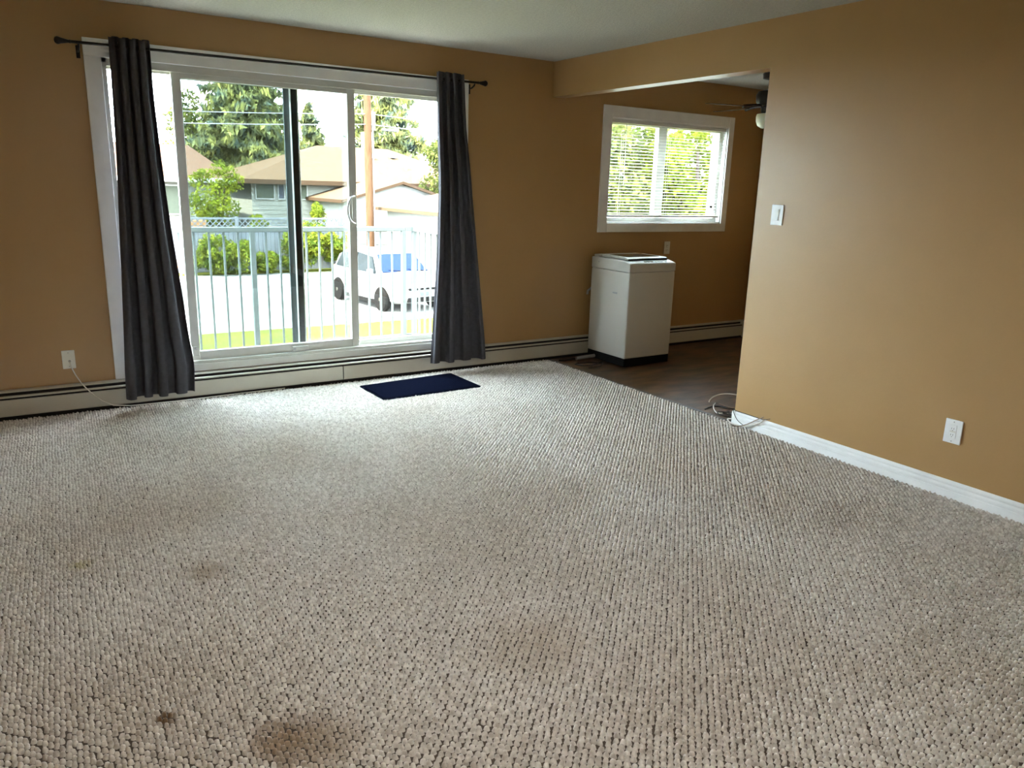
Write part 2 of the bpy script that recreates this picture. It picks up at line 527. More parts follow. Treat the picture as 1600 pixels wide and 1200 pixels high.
# door casing
tr = sempty('trim_door', (DX0, 0, DZ0), 'white flat casing around the patio door')
cY = -0.016
MB().rbox((-3.367, cY, 0.182), (-3.275, 0, 2.128), 0.003).build('side_board', 'white', tr)
MB().rbox((-0.885, cY, 0.182), (-0.793, 0, 2.128), 0.003).build('side_board', 'white', tr)
MB().rbox((-3.367, cY, 2.128), (-0.793, 0, 2.228), 0.003).build('head_board', 'white', tr)
tr = sempty('trim_window', (WX0, 0, WZ0), 'pale casing around the small window')
MB().rbox((0.527, cY, 1.09), (WX0, 0, 2.157), 0.003).build('side_board', 'white', tr)
MB().rbox((WX1, cY, 1.09), (2.13, 0, 2.157), 0.003).build('side_board', 'white', tr)
MB().rbox((WX0, cY, WZ1), (WX1, 0, 2.157), 0.003).build('head_board', 'white', tr)
MB().rbox((WX0, cY, 1.09), (WX1, 0, WZ0), 0.003).build('sill_board', 'white', tr)

# ------------------------------------------------------------------ patio door
dr = sempty('door_patio', (-2.1, 0.08, DZ0), 'white sliding patio door with the sliding panel partly open')
fr = MB().box((DX0, 0.0, DZ0), (DX0 + 0.035, 0.155, DZ1)).box((DX1 - 0.035, 0.0, DZ0), (DX1, 0.155, DZ1))
fr.box((DX0, 0.0, 2.102), (DX1, 0.155, DZ1)).box((DX0 + 0.035, 0.0, 2.085), (DX1 - 0.035, 0.012, 2.102))
fr.box((DX0 + 0.035, 0.07, 2.075), (DX1 - 0.035, 0.078, 2.102))
fr.build('frame', 'vinyl', dr)
sl = MB().box((DX0 + 0.035, -0.012, DZ0), (DX1 - 0.035, 0.155, 0.232)).box((DX0 + 0.035, 0.0, 0.232), (DX1 - 0.035, 0.018, 0.252))
sl.box((DX0 + 0.035, 0.07, 0.232), (DX1 - 0.035, 0.077, 0.250)).box((DX0 + 0.035, 0.118, 0.232), (DX1 - 0.035, 0.124, 0.250))
sl.build('sill_track', 'vinyl', dr)
def sash(x0, x1, z0, z1, y0, y1, ws, wt, wb, name):
    b = MB().rbox((x0, y0, z0), (x0 + ws, y1, z1), 0.004).rbox((x1 - ws, y0, z0), (x1, y1, z1), 0.004)
    b.rbox((x0 + ws - 0.003, y0 + 0.002, z0), (x1 - ws + 0.003, y1 - 0.002, z0 + wb), 0.003).rbox((x0 + ws - 0.003, y0 + 0.002, z1 - wt), (x1 - ws + 0.003, y1 - 0.002, z1), 0.003)
    o = b.build(name, 'vinyl', dr)
    ym = (y0 + y1) / 2
    g = MB().box((x0 + ws - 0.005, ym - 0.003, z0 + wb - 0.005), (x1 - ws + 0.005, ym + 0.003, z1 - wt + 0.005)).build('glass_pane', 'glass', o)
    return o
sp = sash(-2.892, -1.69, 0.252, 2.100, 0.026, 0.062, 0.057, 0.045, 0.06, 'sliding_panel')
fp = sash(-2.131, -0.912, 0.236, 2.104, 0.080, 0.114, 0.055, 0.038, 0.05, 'fixed_panel')
MB().box((-2.129, 0.072, 0.29), (-2.090, 0.080, 2.06)).build('weatherstrip', 'black', fp)
sc_ = MB().box((-2.872, 0.126, 0.25), (-2.822, 0.142, 2.10)).box((-2.165, 0.126, 0.25), (-2.112, 0.142, 2.10)).box((-2.822, 0.126, 0.25), (-2.165, 0.142, 0.295)).box((-2.822, 0.126, 2.06), (-2.165, 0.142, 2.10)).build('screen_frame', 'rail', dr)
MB().box((-2.824, 0.133, 0.293), (-2.163, 0.1335, 2.062)).build('screen_mesh', 'screen', sc_)
pts = []
for k in range(15):
    a = math.pi * k / 14
    pts.append((-1.705 - 0.078 * math.sin(a), 0.024 - 0.060 * math.sin(a), 1.263 + 0.098 * math.cos(a)))
tag(MB().tube(pts, 0.0075, 8).build('handle', 'steel', sp, smooth=True), 'grey bowed pull handle')
MB().rbox((-1.728, 0.016, 1.14), (-1.700, 0.027, 1.385), 0.003).build('handle_plate', 'vinyl', sp)
MB().rbox((-2.205, 0.014, 0.258), (-2.088, 0.027, 0.292), 0.003).build('foot_latch', 'vinyl', sp)
MB().tube([(-2.19, 0.010, 0.275), (-2.19, 0.018, 0.275)], 0.010, 10).build('latch_button', 'steel', sp)
MB().rbox((-2.886, 0.014, 0.285), (-2.842, 0.027, 0.35), 0.003).build('corner_latch', 'vinyl', sp)
MB().tube([(-2.864, 0.004, 0.335), (-2.864, 0.016, 0.335)], 0.009, 10).build('latch_knob', 'steel', sp)

# ------------------------------------------------------------------ nook window + blind
wd = sempty('window_nook', ((WX0 + WX1) / 2, 0.1, WZ0), 'white two-pane slider window in the nook')
b = MB().box((WX0, 0.05, WZ0), (WX0 + 0.05, 0.14, WZ1)).box((WX1 - 0.05, 0.05, WZ0), (WX1, 0.14, WZ1)).box((WX0 + 0.05, 0.05, WZ0), (WX1 - 0.05, 0.14, WZ0 + 0.045)).box((WX0 + 0.05, 0.05, WZ1 - 0.045), (WX1 - 0.05, 0.14, WZ1))
b.build('frame', 'vinyl', wd)
MB().box((1.245, 0.07, WZ0 + 0.045), (1.345, 0.12, WZ1 - 0.045)).build('mullion', 'vinyl', wd)
MB().box((WX0 + 0.05, 0.092, WZ0 + 0.045), (1.245, 0.098, WZ1 - 0.045)).build('glass_pane', 'glass', wd)
MB().box((1.345, 0.092, WZ0 + 0.045), (WX1 - 0.05, 0.098, WZ1 - 0.045)).build('glass_pane', 'glass', wd)
lin = MB().box((WX0, 0.0, WZ0), (WX0 + 0.008, 0.05, WZ1)).box((WX1 - 0.008, 0.0, WZ0), (WX1, 0.05, WZ1)).box((WX0, 0.0, WZ0), (WX1, 0.05, WZ0 + 0.008)).box((WX0, 0.0, WZ1 - 0.008), (WX1, 0.05, WZ1))
lin.build('jamb_lining', 'white', wd)
MB().rbox((1.955, 0.04, 1.30), (1.985, 0.055, 1.34), 0.002).build('latch', 'black', wd)

bl = thing('window_blind', 'white venetian blind with open slats hanging in the nook window', 'blind', (1.34, 0.024, 1.2))
MB().rbox((WX0 + 0.014, 0.006, 2.022), (WX1 - 0.014, 0.044, 2.050), 0.003).build('head_rail', 'slat', bl)
MB().rbox((WX0 + 0.016, 0.010, 1.222), (WX1 - 0.016, 0.038, 1.238), 0.003).build('bottom_rail', 'slat', bl)
nsl = 29
a = math.radians(9)
sm = MB()
sec = []
for k in range(5):
    t = -1 + 2 * k / 4
    yy = 0.0115 * t; zz = 0.0012 * (1 - t * t)
    sec.append((yy * math.cos(a) - zz * math.sin(a), yy * math.sin(a) + zz * math.cos(a)))
poly = sec + [(p[0], p[1] - 0.0011) for p in reversed(sec)]
sm.prism(poly, 'x', -0.70, 0.70)
s0 = None
for k in range(nsl):
    z = 1.256 + k * (2.012 - 1.256) / (nsl - 1)
    if s0 is None:
        s0 = sm.build('slat', 'slat', bl, local=True)
        s0.location = (0, 0, z - 1.2)
    else:
        copy_part(s0, bl, (0, 0, z - 1.2))
for x in (0.78, 1.34, 1.90):
    MB().box((x - 0.001, 0.0105, 1.23), (x + 0.001, 0.0115, 2.03)).box((x - 0.001, 0.0365, 1.23), (x + 0.001, 0.0375, 2.03)).build('ladder_cord', 'slat', bl)
MB().tube([(0.80, 0.003, 2.03), (0.802, 0.002, 1.5)], 0.003, 6).build('tilt_wand', 'slat', bl)

# ------------------------------------------------------------------ baseboard heaters
def heater(name, label, x0, x1, seams):
    t = thing(name, label, 'heater', ((x0 + x1) / 2, -0.03, 0))
    MB().box((x0, -0.006, 0.012), (x1, 0, 0.176)).build('back_plate', 'heater', t)
    MB().prism([(0, 0.180), (-0.004, 0.181), (-0.026, 0.177), (-0.034, 0.170), (-0.034, 0.166), (-0.030, 0.166), (-0.024, 0.172), (0, 0.175)], 'x', x0, x1).build('top_hood', 'heater', t)
    MB().prism([(-0.050, 0.152), (-0.061, 0.149), (-0.062, 0.140), (-0.059, 0.140), (-0.058, 0.146), (-0.050, 0.148)], 'x', x0, x1).build('damper', 'heater', t)
    MB().box((x0 + 0.002, -0.050, 0.001), (x1 - 0.002, -0.007, 0.140)).build('finned_core', 'dark', t)
    MB().box((x0 + 0.002, -0.024, 0.140), (x1 - 0.002, -0.007, 0.170)).build('core_top', 'dark', t)
    xs = [x0] + seams + [x1]
    for i in range(len(xs) - 1):
        g0 = 0.0035 if i > 0 else 0; g1 = 0.0035 if i < len(xs) - 2 else 0
        MB().prism([(-0.060, 0.129), (-0.066, 0.128), (-0.067, 0.034), (-0.064, 0.027), (-0.052, 0.025), (-0.052, 0.028), (-0.062, 0.030), (-0.063, 0.034), (-0.063, 0.124), (-0.060, 0.126)], 'x', xs[i] + g0, xs[i + 1] - g1).build('front_panel', 'heater', t)
    return t
heater('baseboard_heater', 'long cream baseboard heater under the patio door', XL + 0.003, 1.10, [-1.858])
h2 = heater('baseboard_heater', 'cream baseboard heater in the nook between the white washing machine and the corner', 1.104, 2.49, [])
MB().box((2.482, -0.070, 0.012), (2.545, 0, 0.180)).build('end_cap', 'heater', h2)

# ------------------------------------------------------------------ curtain rod, curtains
rod = thing('curtain_rod', 'thin black curtain rod with round finials above the patio door', 'curtain rod', (-2.1, -0.09, 2.17))
zr = lambda x: 2.185 + (x + 3.45) * 0.0075
MB().tube([(-3.43, -0.09, zr(-3.43)), (-2.1, -0.09, zr(-2.1)), (-0.76, -0.09, zr(-0.76))], 0.0085, 10).build('pole', 'bronze', rod, smooth=True)
def finial(x, d):
    prof = [(0.008, 0), (0.011, 0.004), (0.008, 0.010), (0.010, 0.02), (0.017, 0.052), (0.021, 0.062), (0.021, 0.070), (0.015, 0.080), (0.004, 0.084)]
    MB().lathe([(r, d * h) for r, h in prof], (x, -0.09, zr(x)), 14, 'x').build('finial', 'bronze', rod, smooth=True)
finial(-3.43, -1); finial(-0.76, 1)
for x in (-3.392, -0.785):
    b = MB().tube([(x, -0.002, zr(x) - 0.04), (x, -0.05, zr(x) - 0.035), (x, -0.082, zr(x) - 0.022), (x, -0.09, zr(x) - 0.011)], 0.006, 8)
    b.box((x - 0.010, -0.005, zr(x) - 0.075), (x + 0.010, 0, zr(x) - 0.005))
    b.build('bracket', 'bronze', rod)

def curtain(name, label, tab, seed, nf, ampt, ampb):
    R = random.Random(seed)
    t = thing(name, label, 'curtain', ((tab[-1][1] + tab[-1][2]) / 2, -0.12, tab[-1][0]))
    zs = np.linspace(tab[0][0], tab[-1][0], 46)
    U = 150
    tz = np.array([q[0] for q in tab])[::-1]; tl = np.array([q[1] for q in tab])[::-1]; tr_ = np.array([q[2] for q in tab])[::-1]
    ph = [R.uniform(0, 6.28) for _ in range(4)]
    V = []
    for z in zs:
        s = (tab[0][0] - z) / (tab[0][0] - tab[-1][0])
        xl = np.interp(z, tz, tl); xr = np.interp(z, tz, tr_)
        amp = ampt + (ampb - ampt) * s ** 0.7
        yc = -0.092 - 0.036 * min(1, s * 3)
        for k in range(U + 1):
            u = k / U
            uu = u + 0.022 * math.sin(2 * math.pi * (1.3 * u + 0.25 * s) + ph[0]) * (0.3 + s) 
            w = math.sin(2 * math.pi * nf * uu + ph[1])
            w = math.copysign(abs(w) ** 0.75, w)
            w2 = math.sin(2 * math.pi * (nf * 0.5) * u + ph[2] + 1.2 * s) * 0.28 * s
            edge = min(1, u / 0.06, (1 - u) / 0.06)
            y = yc + amp * (w * (1 - 0.25 * s) + w2) * (0.45 + 0.55 * edge)
            x = xl + (xr - xl) * u + 0.010 * math.sin(2 * math.pi * 2 * nf * uu + ph[3])* edge
            zz = z + (0.008 * math.sin(2 * math.pi * nf * uu + ph[1]) if s < 0.02 else 0)
            V.append((x, min(y, -0.074 if z < 0.2 else -0.03), zz))
    W = U + 1
    m_ = MB()
    m_.v = V
    m_.f = [(i * W + k, i * W + k + 1, (i + 1) * W + k + 1, (i + 1) * W + k) for i in range(len(zs) - 1) for k in range(U)]
    o = m_.build('cloth', 'curtain', t, smooth=False)
    for p in o.data.polygons: p.use_smooth = True
    md = o.modifiers.new('thickness', 'SOLIDIFY'); md.thickness = 0.003; md.offset = 0
    # hem band near the bottom edge
    hz = 0.055
    m_ = MB()
    rows = [i for i in range(len(zs)) if zs[i] <= tab[-1][0] + 0.10]
    sub = [V[i * W + k] for i in rows for k in range(W)]
    m_.v = [(x, y - 0.0028, z) for x, y, z in sub]
    m_.f = [(i * W + k, i * W + k + 1, (i + 1) * W + k + 1, (i + 1) * W + k) for i in range(len(rows) - 1) for k in range(U)]
    h_ = m_.build('hem', 'curtain', t)
    for p in h_.data.polygons: p.use_smooth = True
    # grommets where the folds cross the rod
    zg = zr((tab[0][1] + tab[0][2]) / 2)
    ir = int(np.argmin(abs(zs - zg)))
    row = V[ir * W:(ir + 1) * W]
    for k in range(3, U - 3):
        if (row[k][1] + 0.092) * (row[k + 1][1] + 0.092) < 0:
            x, y = row[k][0], row[k][1]
            n = 16
            ring = []
            for q in range(n + 1):
                aa = 2 * math.pi * q / n
                ring.append((x, -0.090 + 0.021 * math.cos(aa), zr(x) + 0.021 * math.sin(aa)))
            MB().tube(ring, 0.004, 6, caps=False).build('grommet', 'grommet', t, smooth=True)
    return t
curtain('curtain', 'dark charcoal curtain gathered at the left end of the rod',
        [(2.236, -3.236, -3.018), (1.92, -3.244, -3.020), (1.55, -3.256, -3.008), (1.17, -3.275, -2.985), (0.77, -3.294, -2.950), (0.44, -3.311, -2.925), (0.25, -3.322, -2.905), (0.075, -3.328, -2.915)], 3, 4, 0.034, 0.050)
curtain('curtain', 'dark charcoal curtain gathered at the right end of the rod',
        [(2.252, -1.108, -0.885), (1.87, -1.112, -0.872), (1.40, -1.106, -0.822), (0.93, -1.116, -0.765), (0.53, -1.140, -0.716), (0.24, -1.156, -0.680), (0.095, -1.164, -0.668)], 11, 3.5, 0.032, 0.045)

# ------------------------------------------------------------------ wall plates
def plate_back(name, label, cx, cz):
    t = thing(name, label, 'wall plate', (cx, 0, cz))
    MB().rbox((cx - 0.036, -0.007, cz - 0.058), (cx + 0.036, 0, cz + 0.058), 0.003).build('plate', 'ivory', t)
    return t
t = plate_back('cable_outlet', 'ivory cable socket plate low on the wall left of the door', -3.617, 0.335)
MB().tube([(-3.613, -0.006, 0.325), (-3.613, -0.016, 0.325)], 0.0075, 10).build('jack', 'steel', t)
for z in (0.378, 0.292):
    MB().tube([(-3.617, -0.006, z), (-3.617, -0.0085, z)], 0.003, 8).build('screw', 'steel', t)
pts = [(-3.613, -0.014, 0.325), (-3.613, -0.030, 0.318), (-3.608, -0.036, 0.29), (-3.590, -0.040, 0.24), (-3.565, -0.062, 0.19), (-3.54, -0.075, 0.155), (-3.505, -0.074, 0.11), (-3.46, -0.076, 0.065),
       (-3.40, -0.080, 0.030), (-3.30, -0.085, 0.016), (-3.15, -0.090, 0.0145), (-3.0, -0.095, 0.0145), (-2.85, -0.090, 0.0145), (-2.72, -0.084, 0.0145), (-2.5, -0.078, 0.0145), (-2.3, -0.074, 0.0145)]
tag(MB().tube(pts, 0.0035, 8).build('coaxial_cable', 'cable_w', smooth=True), 'thin white cable drooping from the cable socket over the heater', 'cable')

t = plate_back('power_outlet', 'dim duplex outlet under the nook window', 1.380, 0.941)
for z in (0.962, 0.920):
    o = MB().lathe([(0.015, 0), (0.016, -0.004), (0.014, -0.0095)], (1.380, -0.001, z), 16, 'y').build('receptacle', 'ivory', t)
    MB().box((1.374, -0.0112, z - 0.004), (1.3755, -0.0100, z + 0.006)).box((1.3845, -0.0112, z - 0.004), (1.386, -0.0100, z + 0.006)).build('slot', 'dark', o)
MB().tube([(1.380, -0.006, 0.941), (1.380, -0.009, 0.941)], 0.003, 8).build('screw', 'steel', t)

t = thing('light_switch', 'white rocker light switch on the side wall', 'light switch', (0, -2.345, 1.28))
MB().rbox((-0.007, -2.388, 1.281), (0, -2.304, 1.399), 0.003).build('plate', 'white', t)
MB().box((-0.008, -2.363, 1.305), (-0.0065, -2.329, 1.375)).build('rocker_frame', 'white', t)
MB().prism([(-0.0075, 1.308), (-0.0165, 1.310), (-0.0095, 1.345), (-0.0135, 1.372), (-0.0075, 1.372)], 'y', -2.360, -2.332).build('rocker', 'white', t)
t = thing('power_outlet', 'white square-faced outlet low on the side wall', 'power outlet', (0, -3.5545, 0.28))
MB().rbox((-0.008, -3.597, 0.282), (0, -3.512, 0.403), 0.003).build('plate', 'white', t)
f_ = MB().rbox((-0.0105, -3.572, 0.308), (-0.007, -3.537, 0.377), 0.0015).build('face', 'white', t)
for z in (0.358, 0.326):
    MB().box((-0.0112, -3.560, z - 0.004), (-0.010, -3.5585, z + 0.005)).box((-0.0112, -3.549, z - 0.004), (-0.010, -3.5475, z + 0.004)).box((-0.0112, -3.5555, z - 0.011), (-0.010, -3.5525, z - 0.008)).build('slot', 'dark', f_)
MB().rbox((-0.0125, -3.568, 0.3385), (-0.010, -3.541, 0.3465), 0.001).build('reset_button', 'ivory', f_)
for z in (0.392, 0.293):
    MB().tube([(-0.007, -3.5545, z), (-0.0095, -3.5545, z)], 0.003, 8).build('screw', 'steel', t)

# ------------------------------------------------------------------ floor mat
rr = 0.02
def rounded_quad(c, r, n=4):
    out = []
    for i in range(4):
        p0, p, p1 = Vector(c[i - 1]), Vector(c[i]), Vector(c[(i + 1) % 4])
        a_ = p + (p0 - p).normalized() * r; b_ = p + (p1 - p).normalized() * r
        for k in range(n + 1):
            t_ = k / n
            out.append(((1 - t_) ** 2 * a_ + 2 * t_ * (1 - t_) * p + t_ * t_ * b_)[:])
    return out
mat_c = [(-1.806, -0.238), (-1.012, -0.172), (-1.004, -0.645), (-1.796, -0.666)]
m = MB().prism(rounded_quad(mat_c, 0.02), 'z', 0.006, 0.0125)
cx_, cy_ = -1.405, -0.43
inner = [(cx_ + (x - cx_) * 0.95, cy_ + (y - cy_) * 0.92) for x, y in mat_c]
t = thing('door_mat', 'thin navy black rectangular mat on the carpet by the door', 'mat', (cx_, cy_, 0.006))
m.build('rubber_base', 'mat', t)
MB().prism(rounded_quad(inner, 0.015), 'z', 0.0125, 0.0155).build('ribbed_top', 'mat', t)

# ------------------------------------------------------------------ washing machine
wx0, wx1, wy0, wy1 = 0.412, 0.925, -0.602, -0.098
t = thing('washing_machine', 'white portable top-loading washing machine with a black base', 'washing machine', ((wx0 + wx1) / 2, (wy0 + wy1) / 2, 0))
MB().rbox((wx0 + 0.003, wy0 + 0.003, 0.006), (wx1 - 0.003, wy1 - 0.003, 0.078), 0.006).build('base', 'black', t)
for x in (wx0 + 0.05, wx1 - 0.05):
    for y in (wy0 + 0.05, wy1 - 0.05):
        MB().lathe([(0.022, 0), (0.022, 0.014)], (x, y, 0), 12).build('foot', 'black', t)
MB().rbox((wx0, wy0, 0.072), (wx1, wy1, 0.800), 0.012, 3).build('cabinet', 'washer', t, smooth=True)
top_poly = [(wy0, 0.800), (wy0, 0.862), (wy0 + 0.006, 0.871), (wy0 + 0.085, 0.888), (wy1 - 0.06, 0.896), (wy1, 0.893), (wy1, 0.800)]
o = MB().prism(top_poly, 'x', wx0, wx1).build('top_cover', 'washer_top', t)
bv = o.modifiers.new('bevel', 'BEVEL'); bv.width = 0.005; bv.segments = 2; bv.limit_method = 'ANGLE'
MB().box((wx0 - 0.0008, wy0 + 0.03, 0.797), (wx0, wy1 - 0.06, 0.800)).build('seam', 'grey', t)
cp = MB().prism([(wy0 + 0.014, 0.8735), (wy0 + 0.014, 0.8748), (wy0 + 0.080, 0.8890), (wy0 + 0.080, 0.8876)], 'x', wx0 + 0.03, wx1 - 0.03).build('control_panel', 'panel_print', t)
for i, x in enumerate((0.60, 0.635, 0.67, 0.72, 0.755, 0.79, 0.825)):
    MB().rbox((x, wy0 + 0.033, 0.877), (x + 0.022, wy0 + 0.052, 0.8845), 0.001).build('button', 'white' if i > 2 else 'cable_b', cp)
lid = MB().prism([(wy0 + 0.086, 0.896), (wy0 + 0.086, 0.905), (wy0 + 0.11, 0.912), (wy1 - 0.10, 0.916), (wy1 - 0.08, 0.910), (wy1 - 0.08, 0.896)], 'x', wx0 + 0.045, wx1 - 0.025).build('lid', 'washer_top', t)
MB().prism([(wy0 + 0.14, 0.9126), (wy0 + 0.14, 0.9146), (wy1 - 0.13, 0.9174), (wy1 - 0.13, 0.9150)], 'x', wx0 + 0.09, wx1 - 0.07).build('lid_window', 'washer_lid', lid)
MB().box((wx0 + 0.05, wy0 + 0.080, 0.889), (wx1 - 0.03, wy0 + 0.0862, 0.903)).build('lid_lip', 'black', lid)
MB().rbox((wx0 + 0.02, wy1 - 0.075, 0.893), (wx1 - 0.02, wy1 - 0.004, 0.913), 0.006).build('hinge_cover', 'washer_top', t)
MB().rbox((wx0 - 0.001, wy0 + 0.14, 0.608), (wx0 + 0.001, wy0 + 0.20, 0.622), 0.0005).build('rating_label', 'grey', t)
MB().tube([(wx0 - 0.002, wy1 - 0.10, 0.855), (wx0 + 0.002, wy1 - 0.10, 0.855)], 0.006, 10).build('screw_cap', 'grey', t)
MB().tube([(wx0 + 0.03, wy1 + 0.012, 0.62), (wx0 - 0.018, wy1 + 0.012, 0.59), (wx0 - 0.022, wy1 + 0.012, 0.56)], 0.010, 8).build('hose_hook', 'grey', t)
tag(MB().tube([(0.21, -0.208, 0.022), (0.26, -0.205, 0.024), (0.33, -0.20, 0.026), (0.42, -0.20, 0.028)], 0.015, 10).build('drain_hose', 'grey', smooth=True), 'grey ribbed drain hose end beside the washing machine', 'hose')
MB().tube([(0.42, -0.33, 0.008), (0.30, -0.40, 0.008), (0.20, -0.44, 0.008), (0.12, -0.40, 0.008), (0.10, -0.34, 0.008), (0.15, -0.30, 0.008), (0.25, -0.34, 0.012), (0.33, -0.43, 0.012), (0.24, -0.50, 0.008), (0.12, -0.50, 0.008)], 0.006, 8).build('power_cord', 'cable_k', t, smooth=True)
tag(MB().tube([(0.06, -0.155, 0.008), (0.10, -0.175, 0.008), (0.17, -0.165, 0.008), (0.22, -0.145, 0.008), (0.30, -0.16, 0.008), (0.40, -0.17, 0.02)], 0.008, 8).build('water_hose', 'cable_k', smooth=True), 'dark thin water hose on the floor along the heater behind the washing machine', 'hose')

# ------------------------------------------------------------------ cables at the end of the side wall
def cable(name, label, mt, r, pts):
    P_ = []
    V_ = [Vector((p[0], p[1], max(p[2], 0.0155) if p[0] < 0.0 else p[2])) for p in pts]
    for i in range(len(V_) - 1):           # Catmull-Rom
        p0 = V_[max(i - 1, 0)]; p1 = V_[i]; p2 = V_[i + 1]; p3 = V_[min(i + 2, len(V_) - 1)]
        for k in range(5):
            s = k / 5
            P_.append(0.5 * ((2 * p1) + (p2 - p0) * s + (2 * p0 - 5 * p1 + 4 * p2 - p3) * s * s + (3 * p1 - p0 - 3 * p2 + p3) * s ** 3))
    P_.append(V_[-1])
    tag(MB().tube(P_, r, 6).build(name, mt, smooth=True), label, 'cable')
cable('loose_cable', 'cream cable arcing over the brown floor behind the wall end', 'cable_w', 0.0045, [(0.62, -1.80, 0.006), (0.541, -1.721, 0.02), (0.508, -1.672, 0.02), (0.453, -1.642, 0.015), (0.367, -1.657, 0.010), (0.277, -1.706, 0.006), (0.241, -1.738, 0.006)])
cable('loose_cable', 'white cable hooked on the brown floor beside the wall end', 'cable_w', 0.0045, [(0.264, -1.774, 0.006), (0.208, -1.811, 0.006), (0.142, -1.873, 0.006), (0.075, -1.962, 0.010), (0.092, -2.001, 0.012), (0.152, -2.021, 0.012), (0.22, -2.06, 0.012), (0.30, -2.2, 0.006)])
cable('loose_cable', 'black cable kinked on the brown floor beside the wall end', 'cable_k', 0.0045, [(0.060, -1.870, 0.012), (0.12, -1.835, 0.006), (0.182, -1.822, 0.005), (0.231, -1.847, 0.005), (0.24, -1.91, 0.005), (0.29, -1.98, 0.005), (0.36, -2.2, 0.005)])
cable('loose_cable', 'thin brown cable on the floor behind the black one', 'cable_b', 0.003, [(0.288, -1.785, 0.004), (0.275, -1.869, 0.004), (0.30, -1.94, 0.004), (0.40, -2.15, 0.004)])
cable('loose_cable', 'white cable draped round the baseboard end onto the carpet', 'cable_w', 0.0045, [(0.10, -2.14, 0.012), (0.03, -2.135, 0.020), (-0.028, -2.150, 0.030), (-0.034, -2.181, 0.016), (-0.036, -2.239, 0.014), (-0.034, -2.292, 0.020), (-0.026, -2.360, 0.050), (-0.022, -2.413, 0.080), (-0.010, -2.424, 0.098)])
cable('loose_cable', 'dark wire curving down the face of the baseboard', 'cable_k', 0.0022, [(0.02, -2.155, 0.09), (-0.016, -2.178, 0.094), (-0.021, -2.205, 0.062), (-0.023, -2.235, 0.038), (-0.028, -2.287, 0.022), (-0.04, -2.32, 0.014)])
cable('loose_cable', 'brown tipped wire crossing the baseboard to the carpet', 'cable_b', 0.0035, [(-0.075, -2.235, 0.014), (-0.045, -2.265, 0.016), (-0.028, -2.310, 0.038), (-0.022, -2.370, 0.080), (-0.012, -2.418, 0.112)])
cable('loose_cable', 'dark wire lying along the top of the baseboard', 'cable_k', 0.0025, [(0.02, -2.16, 0.092), (-0.008, -2.20, 0.095), (-0.010, -2.286, 0.096), (-0.012, -2.36, 0.096), (-0.014, -2.424, 0.098), (-0.006, -2.465, 0.112)])
R_ = random.Random(5)
pts = [(0.02 + R_.uniform(0, 0.10), -2.085 + R_.uniform(-0.07, 0.09), 0.012 + R_.uniform(0, 0.03)) for _ in range(16)]
cable('cable_tangle', 'dark grey knot of thin wires at the foot of the wall end', 'cable_k', 0.0035, pts)

# ------------------------------------------------------------------ ceiling fan in the nook
fx, fy = 1.65, -0.80
t = thing('ceiling_fan', 'dark ceiling fan with a frosted light globe in the nook', 'ceiling fan', (fx, fy, 1.98))
MB().lathe([(0.02, 0), (0.065, 0.01), (0.07, 0.05), (0.055, 0.06)], (fx, fy, 2.38), 20).build('canopy', 'bronze', t, smooth=True)
MB().tube([(fx, fy, 2.29), (fx, fy, 2.40)], 0.013, 10).build('down_rod', 'bronze', t)
MB().lathe([(0.03, 0), (0.085, 0.008), (0.105, 0.03), (0.108, 0.085), (0.090, 0.115), (0.03, 0.13)], (fx, fy, 2.175), 24).build('motor_housing', 'bronze', t, smooth=True)
MB().lathe([(0.035, 0), (0.055, 0.01), (0.058, 0.05), (0.03, 0.065)], (fx, fy, 2.113), 20).build('switch_housing', 'bronze', t, smooth=True)
MB().lathe([(0.004, 0.0), (0.045, 0.004), (0.075, 0.022), (0.090, 0.055), (0.092, 0.095), (0.085, 0.115), (0.045, 0.122)], (fx, fy, 1.995), 24).build('light_globe', 'globe', t, smooth=True)
MB().tube([(fx - 0.03, fy - 0.05, 2.12), (fx - 0.03, fy - 0.05, 2.0)], 0.0015, 5).build('pull_chain', 'steel', t)
for k in range(5):
    aa = math.radians(163 + 72 * k)
    d = Vector((math.cos(aa), math.sin(aa), 0)); n = Vector((-d.y, d.x, 0))
    def P3(r_, w_):
        return (fx + d.x * r_ + n.x * w_, fy + d.y * r_ + n.y * w_, 2.168 - w_ * 0.10)
    outline = [(0.18, -0.045), (0.28, -0.058), (0.51, -0.066), (0.565, -0.052), (0.585, 0), (0.565, 0.052), (0.51, 0.066), (0.28, 0.058), (0.18, 0.045)]
    n_ = len(outline)
    vs_ = [P3(*q) for q in outline]
    m = MB().add(vs_ + [(x, y, z - 0.006) for x, y, z in vs_], [tuple(range(n_)), tuple(range(2 * n_ - 1, n_ - 1, -1))] + [(i, (i + 1) % n_, n_ + (i + 1) % n_, n_ + i) for i in range(n_)])
    b = m.build('blade', 'blade', t)
    MB().tube([(fx + d.x * 0.07, fy + d.y * 0.07, 2.178), (fx + d.x * 0.15, fy + d.y * 0.15, 2.176), (fx + d.x * 0.24, fy + d.y * 0.24, 2.160)], [0.012, 0.010, 0.016], 6).build('blade_arm', 'bronze', b)

# ------------------------------------------------------------------ added ceiling fill lamp, out of view, brightens the near carpet
lx, ly = -3.15, -4.8
t = thing('added_fill_lamp', 'added round ceiling fill lamp out of view', 'lamp', (lx, ly, H))
MB().lathe([(0.19, 0), (0.20, -0.02), (0.195, -0.045), (0.180, -0.047), (0.180, -0.030), (0.10, -0.028)], (lx, ly, H), 32).build('rim', 'white', t, smooth=True)
MB().lathe([(0.179, -0.031), (0.179, -0.038), (0.10, -0.0395), (0.01, -0.040)], (lx, ly, H), 32).build('diffuser', 'fill_glow', t, smooth=True)

